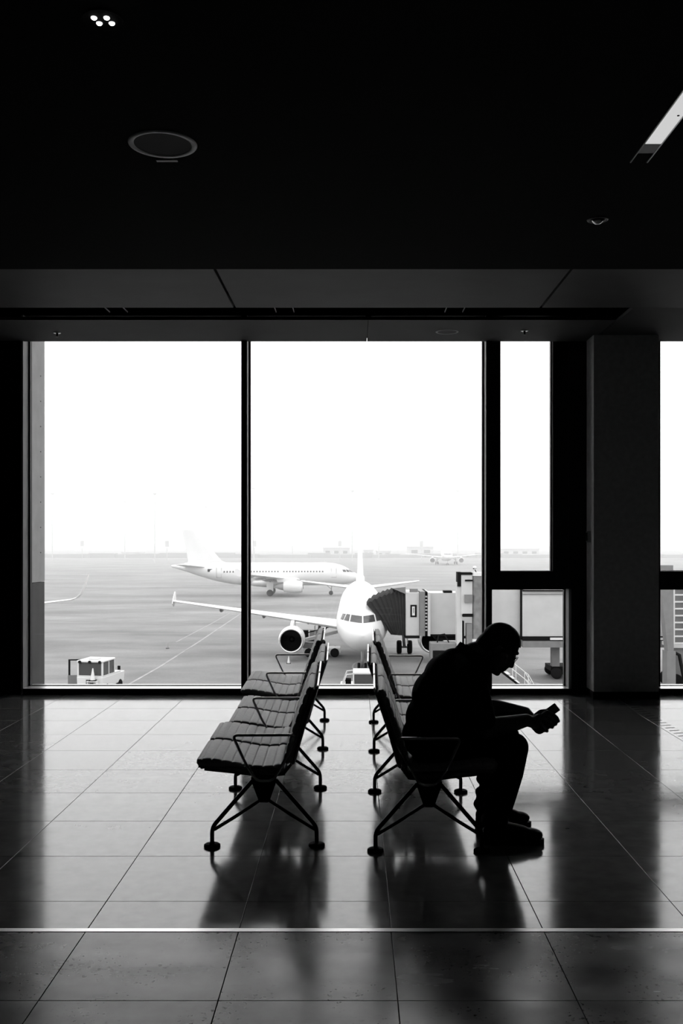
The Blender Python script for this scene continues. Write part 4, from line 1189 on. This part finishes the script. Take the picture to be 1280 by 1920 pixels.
tag(T, 'white covered baggage cart behind the round engine', 'baggage cart')
# generator box in front of the far engine of the docked airliner
T = empty('ground_power_unit', (ap(829, 70), 68.0, AZ))
x0, z1 = pxz(807, 1206, 68.0); x1, _ = pxz(856, 0, 68.0); x0 -= T.location.x; x1 -= T.location.x
MB().box(x0, x1, 0, 1.4, 0.4, z1).build('housing', 'bridge_mid', T, bevel=0.05)
MB().box(x0 + 0.15, x1 - 0.15, -0.02, 0.0, 0.6, z1 - 0.5).build('louvre_panel', 'bridge_dark', T)
MB().tube([(x0 + 0.5, 0.5, z1), (x0 + 0.6, 0.5, z1 + 0.5), (x0 + 1.0, 0.5, z1 + 0.6), (x0 + 1.3, 0.5, z1)], 0.05, 6).build('hose', 'dark_rubber', T)
for x in (x0 + 0.3, x1 - 0.3):
    for y in (0.0, 1.4): wheel(T, x, y, 0.3, 0.2, 'y')
tag(T, 'grey ground power unit below the bridge tunnel', 'generator')

# steps with railings below the low square pane
sy = 62.0
T = empty('service_stairs', (ap(944, sy), sy, AZ))
n = 9
for i in range(n):
    x = -0.65 + i*0.30; z = 2.35 - i*0.27
    MB().box(x - 0.17, x + 0.17, 0.0, 1.25, z - 0.03, z + 0.02).build('tread', 'white_paint', T)
for y in (-0.04, 1.29):
    MB().hexa([(-0.9, y - 0.03, 2.22), (1.95, y - 0.03, 0.0), (1.95, y + 0.03, 0.0), (-0.9, y + 0.03, 2.22), (-0.9, y - 0.03, 2.4), (2.05, y - 0.03, 0.1), (2.05, y + 0.03, 0.1), (-0.9, y + 0.03, 2.4)]).build('stringer', 'bridge_dark', T)
    for dz in (1.0, 0.55):
        MB().tube([(-0.85, y, 2.42 + dz), (1.55, y, 0.52 + dz), (1.95, y, 0.2 + dz*0.6)], 0.025, 6).build('handrail', 'white_paint', T)
    for i in range(4):
        x = -0.8 + i*0.78; z = 2.4 - i*0.63
        MB().tube([(x, y, z), (x, y, z + 1.0)], 0.022, 6).build('baluster', 'white_paint', T)
MB().box(-2.6, -0.85, 0.0, 1.25, 2.3, 2.36).build('landing', 'bridge_mid', T)
for x in (-2.5, -0.95):
    for y in (0.05, 1.2): MB().box(x - 0.05, x + 0.05, y - 0.05, y + 0.05, 0, 2.3).build('leg', 'bridge_mid', T)
tag(T, 'metal service stairs with handrails below the bridge, seen past the man', 'stairs')

# mesh cage and machine at the right edge
cy_ = 66.0
T = empty('mesh_cage_truck', (ap(1262, cy_), cy_, AZ))
_, zt = pxz(0, 1085, cy_); _, zb = pxz(0, 1208, cy_)
MB().box(0.25, 3.2, 0.3, 2.2, zb, zt).build('load', 'bridge_mid', T)
for i in range(10):
    z = zb + 0.02 + i*(zt - zb)/9.5
    MB().box(0, 3.3, 0, 0.06, z, z + 0.10).build('cage_bar', 'white_paint', T)
for i in range(5):
    x = i*0.8; MB().box(x, x + 0.1, -0.02, 0.0, zb, zt).build('cage_upright', 'white_paint', T)
MB().box(-0.05, 3.3, 0.0, 2.3, zb - 0.25, zb).build('deck', 'bridge', T)
MB().box(0.1, 3.2, 0.3, 2.0, 0.55, zb - 0.25).build('chassis', 'bridge_mid', T)
for x in (0.2, 2.6):
    for y in (0.1, 2.1): wheel(T, x, y, 0.5, 0.3, 'y')
MB().tube([(0.0, -0.1, zb - 0.55), (0.35, -0.15, zb - 0.7), (0.55, -0.3, 1.0), (0.75, -0.5, 0.1)], 0.12, 8).build('hose', 'dark_rubber', T, smooth=True)
tag(T, 'pale mesh cage truck at the right edge of the picture', 'truck')
x0, z0 = pxz(1241, 1060, 65.2); x1, z1 = pxz(1252, 1221, 65.2); w = 0.38
o = MB().hexa([(x1 - 0.0, 65.2, z1), (x1 + w, 65.2, z1), (x1 + w, 66.0, z1), (x1, 66.0, z1), (x0 - 0.25, 65.2, z0), (x0 + 0.35 + w, 65.2, z0), (x0 + 0.35 + w, 66.0, z0), (x0 - 0.25, 66.0, z0)])
o.box(x1 - 0.1, x1 + w + 0.1, 65.1, 66.1, 0, z1)
o.v = [(a - x1, b - 65.2, c) for a, b, c in o.v]
o = o.build('bridge_support', 'bridge_mid', loc=(x1, 65.2, AZ)); tag(o, 'grey tapering bridge support leg beside the mesh cage', 'support')
x0, _ = pxz(1232, 0, 64.0)
o = MB().tube([(0, 0, 0.12), (0.5, -0.3, 0.12), (1.0, 0.4, 0.12), (1.6, 0.1, 0.12), (2.4, 0.8, 0.12), (3.2, 0.2, 0.12)], 0.11, 8).build('ground_hose', 'bridge_dark', smooth=True, loc=(x0, 61.5, AZ))
tag(o, 'dark hose lying on the apron at the right edge', 'hose')

# ------------------------------------------------------------------ far side of the field
def mast(px, y, top_py, label, kind):
    t = empty('light_mast' if kind else 'sign_post', (ap(px, y), y, AZ))
    h = 10.0 + (VY - top_py)*y/FPX
    if kind:
        MB().cone((0, 0, 0), (0, 0, h), 0.26, 0.16, 10).build('pole', 'mast', t)
        MB().lathe([(0.3, h - 0.6), (0.9, h - 0.5), (0.9, h + 0.1), (0.3, h + 0.3)], 12).build('lamp_ring', 'mast', t)
    else:
        MB().cone((0, 0, 0), (0, 0, h - 3), 0.16, 0.14, 8).build('pole', 'mast', t)
        MB().box(-0.8, 0.8, -0.4, 0.4, h - 2.6, h).build('head', 'mast', t)
    tag(t, label, 'mast' if kind else 'post', 'light masts in the haze' if kind else 'posts in the haze')
for px, y, top, lab in ((98, 470, 925, 'faint tall light mast next to the left jamb'), (234, 520, 940, 'faint tall light mast left of the clearest one'), (290, 430, 925, 'clearest tall light mast in the hazy left pane'),
                        (387, 560, 950, 'faint tall light mast above the tail of the side-on airliner'), (475, 500, 915, 'faint tall light mast just right of the slim mullion'), (548, 560, 950, 'faint tall light mast above the middle of the side-on airliner'),
                        (660, 470, 920, 'faint tall light mast left of the docked airliner fin'), (710, 515, 935, 'faint tall light mast right of the docked airliner fin'), (858, 500, 920, 'faint tall light mast behind the far airliner')):
    mast(px, y, top, lab, True)
for px, y, lab in ((154, 460, 'short post with a box head near the left jamb'), (313, 420, 'short post with a box head right of the clearest mast'), (477, 440, 'short post with a box head by the slim mullion'), (637, 470, 'short post with a box head left of the fin'), (790, 460, 'short post with a box head left of the far airliner')):
    mast(px, y, 1014, lab, False)
tl = MB(); x = -330.0
while x < 330:
    w = random.uniform(6, 18); h = random.uniform(1.6, 2.8)
    tl.box(x, x + w, 545 + random.uniform(-4, 4), 555, 0, h); x += w * 0.9
o = tl.build('distant_hedge', 'trees', loc=(0, 0, AZ)); tag(o, 'low dark hedge line along the far edge of the field', 'hedge', kind='stuff')
def far_building(px0, px1, y, py, label):
    t = empty('far_building', (ap(px0, y), y, AZ)); w = (px1 - px0)*y/FPX; h = 10 - (py - VY)*y/FPX
    MB().box(0, w, 0, 14, 0, h).build('wall', 'far_building', t)
    MB().box(-0.4, w + 0.4, -0.4, 14.4, h, h + 0.5).build('roof', 'mast', t)
    nw = max(2, int(w/5))
    for i in range(nw):
        MB().box(w*(i + 0.25)/nw, w*(i + 0.75)/nw, -0.1, 0, h*0.35, h*0.7).build('window', 'window_dark', t)
    tag(t, label, 'building', 'far buildings in the haze')
far_building(606, 655, 590, 1028, 'long pale far building left of the docked airliner fin')
far_building(682, 699, 575, 1032, 'small far building just right of the docked airliner fin')
far_building(706, 732, 575, 1034, 'second far building further right of the docked airliner fin')
far_building(765, 812, 590, 1026, 'far building to the left behind the far airliner')
far_building(228, 262, 590, 1036, 'low far building behind the left pane')
far_building(940, 1010, 600, 1030, 'far building behind the narrow upper pane')

# ------------------------------------------------------------------ haze over the field
hz = bpy.data.materials.new('haze_air'); hz.use_nodes = True
nt = hz.node_tree; nt.nodes.remove(nt.nodes['Principled BSDF'])
vs = nt.nodes.new('ShaderNodeVolumeScatter'); vs.inputs['Density'].default_value = HAZE_DENSITY
vs.inputs['Color'].default_value = (1, 1, 1, 1)
vs.inputs['Anisotropy'].default_value = 0.6
nt.links.new(vs.outputs[0], nt.nodes['Material Output'].inputs['Volume'])
o = MB().box(-650, 650, 96, 1300, AZ - 0.4, 70).build('haze', hz)
tag(o, 'pale morning haze lying over the airfield', 'haze', kind='stuff')
